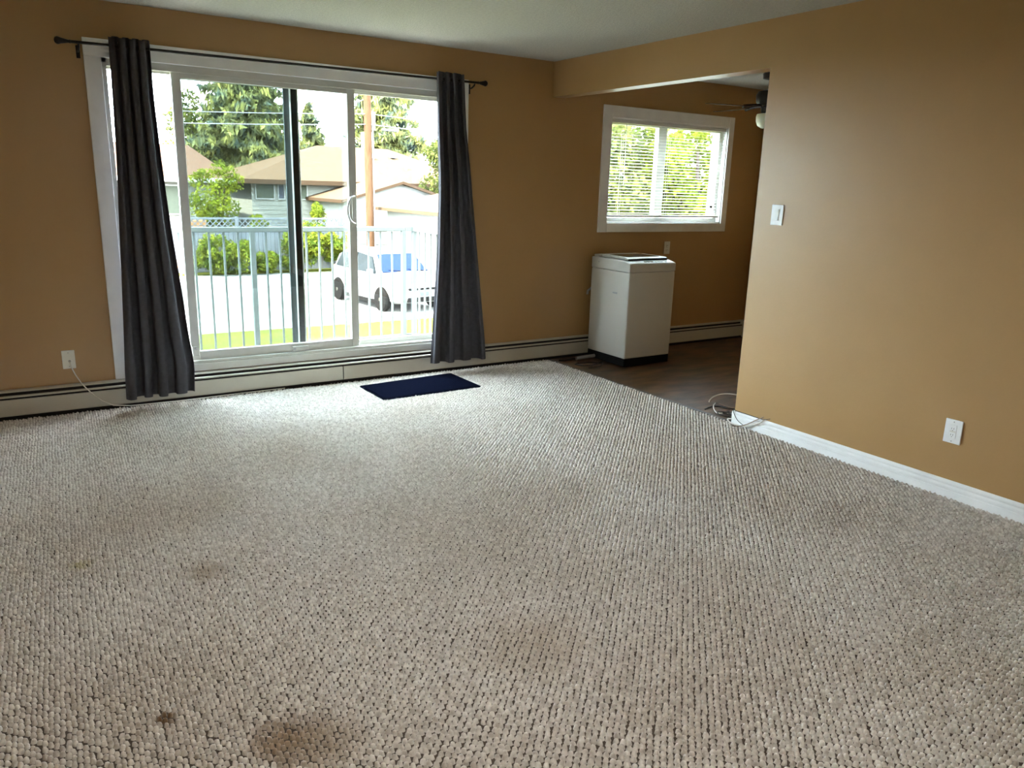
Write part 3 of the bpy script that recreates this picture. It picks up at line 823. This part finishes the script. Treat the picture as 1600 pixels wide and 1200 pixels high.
# ================================================================== BALCONY
BY, BX0, BX1, BZ = 1.62, -3.9, -0.47, -0.10
struct(MB().box((BX0, WT, BZ - 0.18), (BX1 + 0.08, BY + 0.10, BZ)).build('balcony_floor', 'concrete'), 'concrete balcony floor')
t = thing('balcony_railing', 'pale aluminium balcony railing with slim upright bars', 'railing', ((BX0 + BX1) / 2, BY, BZ))
MB().rbox((BX0, BY - 0.022, 1.006), (BX1 - 0.10, BY + 0.022, 1.050), 0.006).build('top_rail', 'rail', t)
MB().rbox((BX1 - 0.10, BY - 0.024, 1.004), (BX1 + 0.022, BY + 0.024, 1.054), 0.004).build('corner_rail', 'rail', t)
MB().rbox((BX0, BY - 0.012, BZ + 0.055), (BX1, BY + 0.012, BZ + 0.085), 0.003).build('bottom_rail', 'rail', t)
MB().rbox((BX1 - 0.022, WT + 0.01, 1.006), (BX1 + 0.022, BY - 0.024, 1.050), 0.006).build('top_rail', 'rail', t)
MB().rbox((BX1 - 0.012, WT + 0.01, BZ + 0.055), (BX1 + 0.012, BY - 0.02, BZ + 0.085), 0.003).build('bottom_rail', 'rail', t)
for (x, y) in ((BX0, BY), (-2.04, BY), (-0.585, BY), (BX1, BY), (BX1, WT + 0.03)):
    MB().rbox((x - 0.022, y - 0.022, BZ), (x + 0.022, y + 0.022, 1.008), 0.003).build('post', 'rail', t)
bar = MB().box((-0.008, -0.008, 0), (0.008, 0.008, 1.025)).build('baluster', 'rail', t, local=True)
first = True
def bal(x, y):
    global first
    loc = (x - (BX0 + BX1) / 2, y - BY, 0.078)
    if first:
        bar.location = loc; first = False
    else:
        copy_part(bar, t, loc)
for k in range(1, 12): bal(-0.585 - k * 0.1213 if k < 12 else 0, BY)
for k in range(1, 15): bal(-2.04 - k * 0.1213, BY)
for k in range(1, 12): bal(BX1, BY - k * 0.121)

# ================================================================== OUTDOORS
G = -1.8
struct(MB().box((-60, WT, G - 0.3), (80, 11.9, G)).build('lawn_ground', 'grass'), 'green lawn below the balcony')
struct(MB().box((-60, 11.9, G - 0.35), (80, 22.9, G - 0.02)).build('road', 'road'), 'pale sunlit gravel lane')
struct(MB().box((-60, 22.9, G - 0.3), (80, 110, G)).build('yard_ground', 'grass'), 'green yards beyond the fence')

# --- foliage builders
def leaf_quads(C, s, elong=1.0, hang=0.0):
    n = len(C)
    d = rng.normal(size=(n, 3))
    d[:, 2] -= hang * 2.0
    d /= np.linalg.norm(d, axis=1)[:, None]
    w = np.cross(d, rng.normal(size=(n, 3))); w /= np.linalg.norm(w, axis=1)[:, None] + 1e-9
    sz = (s * rng.uniform(0.6, 1.3, n))[:, None]
    a_ = d * sz * elong; b_ = w * sz
    V_ = np.stack([C - a_, C + b_ * 0.55, C + a_, C - b_ * 0.55], 1).reshape(-1, 3)
    F_ = np.arange(4 * n).reshape(n, 4)
    return V_, F_

def broadleaf(name, label, x, y, h, z0, rx, m_, n=6000, ls=0.10, cat='tree', group=None, nb=26, z=G, trunk=True):
    t = thing(name, label, cat, (x, y, z), 0, group)
    ch = (h - z0) / 2
    cs = []
    for _ in range(nb):
        p = rng.normal(size=3); p /= np.linalg.norm(p); p *= rng.uniform(0.35, 0.85)
        cs.append((p[0] * rx, p[1] * rx, z0 + ch + p[2] * ch, rng.uniform(0.25, 0.42) * min(rx, ch * 1.3)))
    cs = np.array(cs)
    k = rng.integers(0, nb, n)
    q = rng.normal(size=(n, 3)); q /= np.linalg.norm(q, axis=1)[:, None]
    q *= rng.uniform(0.55, 1.05, n)[:, None]
    C = cs[k, :3] + q * cs[k, 3][:, None]
    C[:, 2] = np.maximum(C[:, 2], 0.05)
    V_, F_ = leaf_quads(C, ls, 1.2)
    np_mesh('foliage', V_, F_, m_, parent=t)
    if trunk:
        MB().tube([(0, 0, 0), (0.03 * h, 0, h * 0.3), (0, 0.02 * h, h * 0.75)], [0.03 * h, 0.022 * h, 0.006 * h], 8).build('trunk', 'bark', t, local=True)
        b = MB()
        for c in cs[:12]:
            b.tube([(0.02 * h, 0, max(z0 * 0.7, h * 0.2)), tuple(c[:3] * np.array([0.5, 0.5, 0.8])), tuple(c[:3])], [0.012 * h, 0.008 * h, 0.003 * h], 5)
        b.build('branches', 'bark', t, local=True)['kind'] = 'stuff'
    return t

def spruce(name, label, x, y, h, rad, n_w=34, m_='spruce', group=None, z0=0.08, ls=0.13):
    t = thing(name, label, 'tree', (x, y, G), 0, group)
    MB().tube([(0, 0, 0), (0, 0, h * 0.5), (0.05, 0, h * 0.98)], [h * 0.022, h * 0.014, 0.02], 9).build('trunk', 'bark', t, local=True)
    Cs = []
    br = MB()
    for i in range(n_w):
        f = i / (n_w - 1)
        zz = h * (z0 + (0.97 - z0) * f)
        R0 = rad * (1 - f) ** 0.85 + 0.12
        nb = 9 if f < 0.7 else 6
        for k in range(nb):
            a_ = rng.uniform(0, 2 * math.pi)
            L_ = R0 * rng.uniform(0.68, 1.12)
            z1 = zz + rng.normal(0, h * 0.008)
            ts = np.linspace(0.12, 1, max(5, int(L_ * 7)))
            drop = -0.32 * L_ * ts ** 1.3 + 0.10 * L_ * ts ** 4
            bx, by, bz = np.cos(a_) * L_ * ts, np.sin(a_) * L_ * ts, z1 + drop
            if k % 2 == 0:
                br.tube([(0, 0, z1), (bx[len(ts) // 2], by[len(ts) // 2], bz[len(ts) // 2]), (bx[-1], by[-1], bz[-1])], [0.035, 0.02, 0.006], 4, caps=False)
            for j in range(len(ts)):
                wdt = 0.34 * L_ * (1 - 0.75 * ts[j]) * 0.6 + 0.10
                for _ in range(5):
                    o_ = rng.normal(0, wdt * 0.5)
                    Cs.append((bx[j] - np.sin(a_) * o_ + rng.normal(0, 0.05), by[j] + np.cos(a_) * o_ + rng.normal(0, 0.05), bz[j] - abs(rng.normal(0, 0.16)) - 0.03))
    br.build('branches', 'bark', t, local=True)['kind'] = 'stuff'
    V_, F_ = leaf_quads(np.array(Cs), ls, 1.9, hang=0.7)
    np_mesh('foliage', V_, F_, m_, parent=t)
    return t

spruce('spruce_tree', 'large spruce tree with drooping boughs behind the houses left of the dark door bar', 8.2, 42, 13.0, 5.0, 38, ls=0.16)
spruce('spruce_tree', 'smaller pointed spruce tree just right of the dark door bar', 13.3, 46, 8.2, 2.8, 26, ls=0.14)
spruce('spruce_tree', 'tall spruce tree behind the wooden utility pole', 16.1, 40.5, 12.5, 4.1, 36, ls=0.15)
broadleaf('leafy_tree', 'rounded leafy tree left of the large spruce', 6.0, 45, 8.0, 2.6, 2.2, 'leaf_d', 7000, 0.12)
broadleaf('leafy_tree', 'low leafy treetop above the brown left roof', 3.6, 41, 5.5, 2.5, 1.6, 'leaf', 3500, 0.11)
broadleaf('leafy_tree', 'olive leafy tree at the right edge of the garage', 14.6, 29.5, 5.6, 0.9, 1.9, 'leaf_d', 8000, 0.09)
broadleaf('leafy_tree', 'young bright green tree in front of the brown roofed house', 2.95, 26, 3.95, 1.0, 1.05, 'leaf', 3600, 0.062, nb=26)
broadleaf('shrub', 'bright shrub behind the fence right of the young tree', 4.1, 24.6, 2.15, 0.5, 0.55, 'leaf', 1800, 0.055, 'shrub', None, 14)
broadleaf('shrub', 'pale leafy shrub in front of the garage side wall', 6.9, 26.5, 2.6, 0.6, 0.65, 'leaf', 1800, 0.06, 'shrub', None, 14)
broadleaf('leafy_tree', 'dense leafy tree showing through the left half of the nook window', 10.9, 13.5, 6.0, 0.8, 2.5, 'leaf_d', 11000, 0.10, z=G)
broadleaf('leafy_tree', 'bright leafy tree showing through the right half of the nook window', 14.6, 12.6, 6.0, 0.6, 2.6, 'leaf', 11000, 0.10, z=G)
broadleaf('leafy_tree', 'leafy tree shading the lane out to the left', -3.6, 15.0, 6.2, 3.6, 1.6, 'leaf_d', 5000, 0.12)
# hedge plants along the fence
for (x, w, h, lab, mt_) in ((1.95, 0.75, 1.50, 'leafy hedge bush nearest the left end of the fence', 'hedge'), (2.95, 0.72, 1.42, 'leafy hedge bush right of the first, against the fence', 'hedge'),
                            (3.9, 0.58, 0.75, 'low green bush in the fence gap behind the wide rail post', 'hedge'), (4.85, 0.62, 1.55, 'climbing bush on the fence behind the dark door bar', 'hedge'),
                            (5.65, 0.62, 1.95, 'tall bush topping the fence right of the dark door bar', 'hedge'), (6.45, 0.60, 1.85, 'tall bush at the fence beside the white car', 'hedge')):
    broadleaf('hedge_bush', lab, x, 22.85, h, 0.02, w, mt_, 2600, 0.055, 'bush', 'bushes along the fence', 22, trunk=False)

# --- fence
t = thing('fence', 'weathered white board fence with a lattice top across the lane', 'fence', (3.0, 23.5, G))
FX0, FX1, FZT = -2.6, 7.0, 0.11
bd = MB().box((-0.068, -0.012, 0), (0.068, 0.012, 1.50)).build('board', 'fence', t, local=True)
n = 0
x = FX0
while x < FX1:
    loc = (x - 3.0, 0, 0.03)
    if n == 0: bd.location = loc
    else: copy_part(bd, t, loc)
    n += 1
    x += 0.147
ps = MB().box((-0.055, -0.055, 0), (0.055, 0.055, 1.95)).build('post', 'fence', t, local=True)
n = 0
x = FX0 - 0.1
while x < FX1 + 0.3:
    loc = (x - 3.0, -0.02, 0)
    if n == 0: ps.location = loc
    else: copy_part(ps, t, loc)
    n += 1
    x += 1.92
MB().box((FX0, 23.46, G + 1.86), (FX1, 23.52, G + 1.92)).build('top_rail', 'fence', t)
MB().box((FX0, 23.46, G + 1.50), (FX1, 23.52, G + 1.55)).build('middle_rail', 'fence', t)
lt = MB()
x = FX0 - 0.3
while x < FX1:
    for sgn in (1, -1):
        xa, xb = (x, x + 0.31) if sgn > 0 else (x + 0.31, x)
        yo = 0.0 if sgn > 0 else 0.012
        lt.add([(xa - 0.026, 23.48 + yo, G + 1.55), (xa + 0.026, 23.48 + yo, G + 1.55), (xb + 0.026, 23.48 + yo, G + 1.86), (xb - 0.026, 23.48 + yo, G + 1.86),
                (xa - 0.026, 23.49 + yo, G + 1.55), (xa + 0.026, 23.49 + yo, G + 1.55), (xb + 0.026, 23.49 + yo, G + 1.86), (xb - 0.026, 23.49 + yo, G + 1.86)],
               [(0, 1, 2, 3), (7, 6, 5, 4), (0, 4, 5, 1), (1, 5, 6, 2), (2, 6, 7, 3), (3, 7, 4, 0)])
    x += 0.20
lt.build('lattice', 'fence', t)['kind'] = 'stuff'
t = thing('wood_stack', 'orange brown stacked boards behind the left end of the fence', 'boards', (1.6, 24.2, G))
for k in range(9):
    MB().rbox((1.1 + 0.02 * (k % 3), 24.0, G + 0.2 * k + 0.005), (2.15 - 0.03 * (k % 2), 24.4, G + 0.2 * k + 0.195), 0.01).build('board', 'orange', t)
t = thing('bollard', 'yellow post at the fence beside the white car', 'post', (6.78, 22.3, G))
MB().lathe([(0.07, 0), (0.07, 1.36), (0.05, 1.40), (0.01, 1.42)], (6.78, 22.3, G), 12).build('shaft', 'yellow', t)
MB().lathe([(0.11, 0), (0.11, 0.03), (0.075, 0.05)], (6.78, 22.3, G), 12).build('foot', 'yellow', t)

# --- houses
def slab(b, quad, th=0.12):
    q = [Vector(p) for p in quad]
    b.add([p[:] for p in q] + [(p.x, p.y, p.z - th) for p in q], [(0, 1, 2, 3)[:len(q)] if len(q) == 4 else (0, 1, 2), tuple(range(2 * len(q) - 1, len(q) - 1, -1))] + [(i, (i + 1) % len(q), len(q) + (i + 1) % len(q), len(q) + i) for i in range(len(q))])
    return b
def siding(b, x0, x1, y, z0, z1, pitch=0.2):
    z = z0
    while z < z1 - 1e-3:
        h_ = min(pitch, z1 - z)
        b.prism([(y, z), (y - 0.035, z), (y - 0.012, z + h_), (y, z + h_)], 'x', x0, x1)
        z += pitch
    return b
def window(parent, x0, x1, y, z0, z1, gm, fm='siding_w'):
    f = MB().box((x0 - 0.05, y - 0.07, z0 - 0.05), (x0, y, z1 + 0.05)).box((x1, y - 0.07, z0 - 0.05), (x1 + 0.05, y, z1 + 0.05)).box((x0, y - 0.07, z1), (x1, y, z1 + 0.05)).box((x0, y - 0.07, z0 - 0.05), (x1, y, z0)).build('window', fm, parent)
    MB().box((x0, y - 0.045, z0), (x1, y - 0.03, z1)).build('pane', gm, f)

# main house, hip roof
t = thing('house', 'long low house with a tan hip roof behind the garage', 'house', (11.5, 35.5, G))
MB().box((5.75, 31.7, G), (17.6, 39.3, 1.45)).build('wall', 'siding', t)
siding(MB(), 5.75, 17.6, 31.7, G + 0.1, 1.45).build('siding_boards', 'siding', t)
ez = 1.47
ex0, ex1, ey0, ey1 = 5.2, 18.2, 31.1, 39.9
rx0, rx1, ry, rz_ = 10.2, 14.2, 35.5, 3.25
b = MB()
slab(b, [(ex0, ey0, ez), (ex1, ey0, ez), (rx1, ry, rz_), (rx0, ry, rz_)])
slab(b, [(ex1, ey1, ez), (ex0, ey1, ez), (rx0, ry, rz_), (rx1, ry, rz_)])
slab(b, [(ex0, ey1, ez), (ex0, ey0, ez), (rx0, ry, rz_)])
slab(b, [(ex1, ey0, ez), (ex1, ey1, ez), (rx1, ry, rz_)])
rf = b.build('roof', 'roof', t)
MB().box((ex0, ey0 - 0.03, ez - 0.20), (ex1, ey0, ez)).box((ex0 - 0.03, ey0, ez - 0.20), (ex0, ey1, ez)).build('fascia', 'fascia', t)
window(t, 5.95, 6.75, 31.66, 0.62, 1.25, 'blindwin')
window(t, 6.98, 7.22, 31.66, 0.62, 1.25, 'win')
window(t, 7.6, 8.3, 31.66, 0.62, 1.25, 'blindwin')
MB().lathe([(0.07, 0), (0.07, 0.45)], (14.0, 32.8, 2.1), 10).build('vent_pipe', 'wire', rf)
for (x, y, z) in ((12.6, 34.0, 2.68), (13.9, 34.2, 2.75)):
    MB().rbox((x - 0.14, y - 0.14, z), (x + 0.14, y + 0.14, z + 0.22), 0.02).build('roof_vent', 'wire', rf)
MB().box((13.0, 35.9, 2.9), (13.5, 36.4, 4.1)).build('chimney', 'siding_w', rf)
# garage, gable to the lane
t = thing('garage', 'pale gabled garage with a wide overhead door beside the lane', 'garage', (11.1, 30, G))
gx0, gx1, gy0, gy1, gz = 8.65, 13.55, 27.15, 33.2, 0.80
MB().prism([(gx0, G), (gx1, G), (gx1, gz), (11.1, 1.42), (gx0, gz)], 'y', gy0, gy1).build('wall', 'siding_w', t)
b = MB()
slab(b, [(8.28, 26.9, 0.72), (11.1, 26.9, 1.55), (11.1, 33.5, 1.55), (8.28, 33.5, 0.72)], 0.10)
slab(b, [(11.1, 26.9, 1.55), (13.92, 26.9, 0.72), (13.92, 33.5, 0.72), (11.1, 33.5, 1.55)], 0.10)
rf = b.build('roof', 'roof', t)
MB().prism([(8.28, 0.60), (11.1, 1.43), (13.92, 0.60), (13.92, 0.72), (11.1, 1.55), (8.28, 0.72)], 'y', 26.86, 26.90).build('gable_trim', 'fascia', t)
MB().box((8.24, 26.9, 0.58), (8.28, 33.5, 0.72)).build('eave_trim', 'fascia', t)
dd = MB().box((9.65, 27.02, G), (9.75, 27.15, 0.55)).box((12.45, 27.02, G), (12.55, 27.15, 0.55)).box((9.65, 26.98, 0.50), (12.75, 27.15, 0.56)).build('door_frame', 'fence', t)
for k in range(4):
    MB().rbox((9.78, 27.08, G + 0.02 + k * 0.575), (12.42, 27.13, G + 0.58 + k * 0.575), 0.012).build('door_panel', 'siding_w', t)
siding(MB(), gx0 - 0.0, gx0 + 0.9, gy0, G + 0.05, gz - 0.15).build('siding_boards', 'siding_w', t)
# left house
t = thing('house', 'house with a brown shingle roof at the left behind the young tree', 'house', (0.0, 33, G))
MB().box((-6.5, 29.3, G), (3.8, 36.7, 1.5)).build('wall', 'siding', t)
siding(MB(), -6.5, 3.8, 29.3, G + 0.1, 1.5).build('siding_boards', 'siding', t)
b = MB()
slab(b, [(-7.2, 28.7, 1.45), (4.4, 28.7, 1.45), (3.4, 33, 2.85), (-6.2, 33, 2.85)])
slab(b, [(4.4, 37.3, 1.45), (-7.2, 37.3, 1.45), (-6.2, 33, 2.85), (3.4, 33, 2.85)])
slab(b, [(4.4, 28.7, 1.45), (4.4, 37.3, 1.45), (3.4, 33, 2.85)])
slab(b, [(-7.2, 37.3, 1.45), (-7.2, 28.7, 1.45), (-6.2, 33, 2.85)])
b.build('roof', 'roof_b', t)
MB().box((-7.2, 28.66, 1.27), (4.4, 28.70, 1.45)).build('fascia', 'siding_w', t)
window(t, 1.5, 2.35, 29.26, 0.0, 1.1, 'blindwin')
window(t, -0.9, 0.4, 29.26, 0.1, 1.1, 'win')
# pale house seen low through the nook window
t = thing('house', 'pale house low behind the trees of the nook window', 'house', (13, 24, G))
MB().prism([(9.5, G), (20, G), (20, 0.6), (14.75, 1.5), (9.5, 0.6)], 'y', 19.6, 25).build('wall', 'siding_w', t)
b = MB()
slab(b, [(9.0, 19.2, 0.5), (14.75, 19.2, 1.6), (14.75, 25.4, 1.6), (9.0, 25.4, 0.5)])
slab(b, [(14.75, 19.2, 1.6), (20.5, 19.2, 0.5), (20.5, 25.4, 0.5), (14.75, 25.4, 1.6)])
b.build('roof', 'roof', t)
window(t, 12.0, 13.4, 19.58, -0.7, 0.3, 'win')

# --- utility pole, wires
t = thing('utility_pole', 'tall brown wooden utility pole beside the garage', 'pole', (8.5, 24.5, G))
MB().tube([(8.55, 24.5, G), (8.5, 24.5, 3), (8.46, 24.5, 9.5)], [0.165, 0.15, 0.125], 14).build('shaft', 'pole', t, smooth=True)
MB().box((8.68, 24.46, 3.45), (8.80, 24.54, 4.15)).build('bracket', 'wire', t)
MB().tube([(8.70, 24.42, G), (8.66, 24.38, 3.5)], 0.025, 6).build('conduit', 'grey', t)
def wire(label, pts, r=0.016):
    P_ = []
    for i in range(len(pts) - 1):
        a_, b_ = Vector(pts[i]), Vector(pts[i + 1])
        for k in range(12):
            s = k / 12
            p = a_.lerp(b_, s); p.z -= 0.35 * 4 * s * (1 - s) * (a_ - b_).length / 25
            P_.append(p)
    P_.append(Vector(pts[-1]))
    tag(MB().tube(P_, r, 6).build('power_line', 'wire', smooth=True), label, 'wire', 'overhead wires at the utility pole')
wire('upper overhead wire running left from the pole', [(8.45, 24.45, 4.05), (-16, 24.0, 3.6)])
wire('lower overhead wire running left from the pole', [(8.45, 24.45, 3.66), (-16, 24.0, 3.2)], 0.02)
wire('upper overhead wire running right from the pole', [(8.6, 24.45, 4.05), (32, 25.0, 4.2)])
wire('lower overhead wire running right from the pole', [(8.6, 24.45, 3.66), (32, 25.0, 3.75)], 0.02)
tag(MB().lathe([(0.02, 0), (0.05, 0.05), (0.055, 0.55), (0.05, 0.62), (0.02, 0.66)], (9.1, 24.46, 3.50), 10, 'x').build('cable_splice', 'wire', smooth=True), 'dark cable splice hanging on the lower wire right of the pole', 'splice')

# --- car (local frame: x forward, y left, z up; wheels on z = 0)
car = thing('car', 'white compact car parked on the lane beyond the railing', 'car', (4.93, 14.75, G - 0.02), math.radians(-83.2))
ST = [  # x, half width, bottom, belt height, roof height, half width of roof
    (-1.78, 0.66, 0.40, 0.86, 0.90, 0.55), (-1.70, 0.76, 0.28, 0.93, 1.02, 0.58), (-1.50, 0.81, 0.22, 0.96, 1.32, 0.60), (-1.15, 0.83, 0.20, 0.95, 1.46, 0.60),
    (-0.5, 0.84, 0.18, 0.93, 1.51, 0.61), (0.1, 0.84, 0.18, 0.92, 1.50, 0.60), (0.45, 0.84, 0.18, 0.92, 1.42, 0.60), (1.10, 0.83, 0.19, 0.93, 0.965, 0.62), (1.45, 0.81, 0.21, 0.86, 0.885, 0.60),
    (1.75, 0.76, 0.24, 0.76, 0.78, 0.55), (1.92, 0.66, 0.30, 0.62, 0.64, 0.48), (1.98, 0.56, 0.36, 0.52, 0.54, 0.42)]
V_, F_ = [], []
def ring(st):
    x, w, b_, bl_, rf_, rw = st
    half = [(0.0, b_), (w * 0.80, b_), (w * 0.96, b_ + 0.08), (w, (b_ + bl_) / 2), (w * 0.985, bl_ - 0.03), (w * 0.95, bl_), (rw + (w * 0.95 - rw) * 0.12, rf_ - (rf_ - bl_) * 0.14), (rw * 0.86, rf_ - 0.008), (0.0, rf_ + 0.012)]
    return [(x, y, z) for y, z in half] + [(x, -y, z) for y, z in reversed(half[1:-1])]
for st in ST: V_ += ring(st)
nr = len(ring(ST[0]))
for i in range(len(ST) - 1):
    for k in range(nr):
        F_.append((i * nr + k, i * nr + (k + 1) % nr, (i + 1) * nr + (k + 1) % nr, (i + 1) * nr + k))
F_.append(tuple(range(nr))); F_.append(tuple((len(ST) - 1) * nr + k for k in range(nr)))
m = MB(); m.v = V_; m.f = F_
o = m.build('body', 'car', car, smooth=True, local=True)
def quadpanel(name, mt_, pts, parent, th=0.006, nrm=None):
    q = [Vector(p) for p in pts]
    n_ = nrm or (q[1] - q[0]).cross(q[3 if len(q) > 3 else 2] - q[0]).normalized()
    n_ = Vector(n_)
    k = len(q)
    return MB().add([(p + n_ * th)[:] for p in q] + [(p - n_ * th)[:] for p in q], [tuple(range(k)), tuple(range(2 * k - 1, k - 1, -1))] + [(i, (i + 1) % k, k + (i + 1) % k, k + i) for i in range(k)]).build(name, mt_, parent, local=True)
quadpanel('windshield', 'car_glass', [(1.06, -0.70, 0.985), (1.06, 0.70, 0.985), (0.50, 0.53, 1.405), (0.50, -0.53, 1.405)], car, 0.02)
quadpanel('rear_window', 'car_glass_k', [(-1.66, -0.55, 1.06), (-1.66, 0.55, 1.06), (-1.49, 0.50, 1.34), (-1.49, -0.50, 1.34)], car, 0.02)
for s in (-1, 1):
    quadpanel('side_window', 'car_glass_k', [(0.86, s * 0.80, 0.965), (-0.25, s * 0.80, 0.965), (-0.25, s * 0.655, 1.42), (0.45, s * 0.655, 1.36)], car, 0.022)
    quadpanel('side_window', 'car_glass_k', [(-0.32, s * 0.80, 0.97), (-1.38, s * 0.78, 0.98), (-1.22, s * 0.66, 1.34), (-0.32, s * 0.655, 1.42)], car, 0.022)
    quadpanel('headlight', 'lamp_glass', [(1.60, s * 0.775, 0.70), (1.86, s * 0.62, 0.68), (1.80, s * 0.60, 0.785), (1.52, s * 0.75, 0.85)], car, 0.03)
    quadpanel('tail_light', 'orange', [(-1.73, s * 0.60, 0.75), (-1.66, s * 0.78, 0.75), (-1.60, s * 0.77, 0.95), (-1.70, s * 0.60, 0.97)], car, 0.02)
    MB().rbox((0.72, s * 0.86, 0.95), (0.86, s * 1.00, 1.07), 0.03).build('mirror', 'car', car, local=True)
    for hx in (0.0, -0.95):
        MB().rbox((hx - 0.10, s * 0.835, 0.80), (hx + 0.08, s * 0.865, 0.835), 0.008).build('door_handle', 'grey', car, local=True)
    MB().box((-0.85, s * 0.80, 0.17), (0.95, s * 0.845, 0.26)).build('sill', 'tyre', car, local=True)
    for wx_ in (-1.2, 1.2):
        MB().lathe([(0.335, -0.035), (0.335, 0.035)], (wx_, s * 0.805, 0.31), 24, 'y').build('wheel_arch', 'tyre', car, local=True)
        w_ = MB().lathe([(0.19, -0.09), (0.29, -0.09), (0.31, -0.06), (0.31, 0.06), (0.29, 0.09), (0.19, 0.09)], (wx_, s * 0.795, 0.31), 24, 'y').build('wheel', 'tyre', car, local=True)
        MB().lathe([(0.20, 0), (0.19, s * 0.075), (0.05, s * 0.085), (0.04, s * 0.10)], (wx_, s * 0.80, 0.31), 20, 'y').build('rim', 'rim', w_, local=True)
MB().rbox((1.90, -0.45, 0.60), (1.965, 0.45, 0.655), 0.01).build('grille', 'tyre', car, local=True)
MB().rbox((1.93, -0.50, 0.30), (1.995, 0.50, 0.42), 0.015).build('lower_grille', 'tyre', car, local=True)
MB().rbox((1.985, -0.16, 0.45), (2.005, 0.16, 0.56), 0.004).build('licence_plate', 'lamp_glass', car, local=True)
MB().tube([(1.08, 0.55, 1.0), (1.02, 0.1, 1.04)], 0.012, 5).build('wiper', 'tyre', car, local=True)
MB().tube([(1.08, -0.05, 1.0), (1.02, -0.5, 1.04)], 0.012, 5).build('wiper', 'tyre', car, local=True)
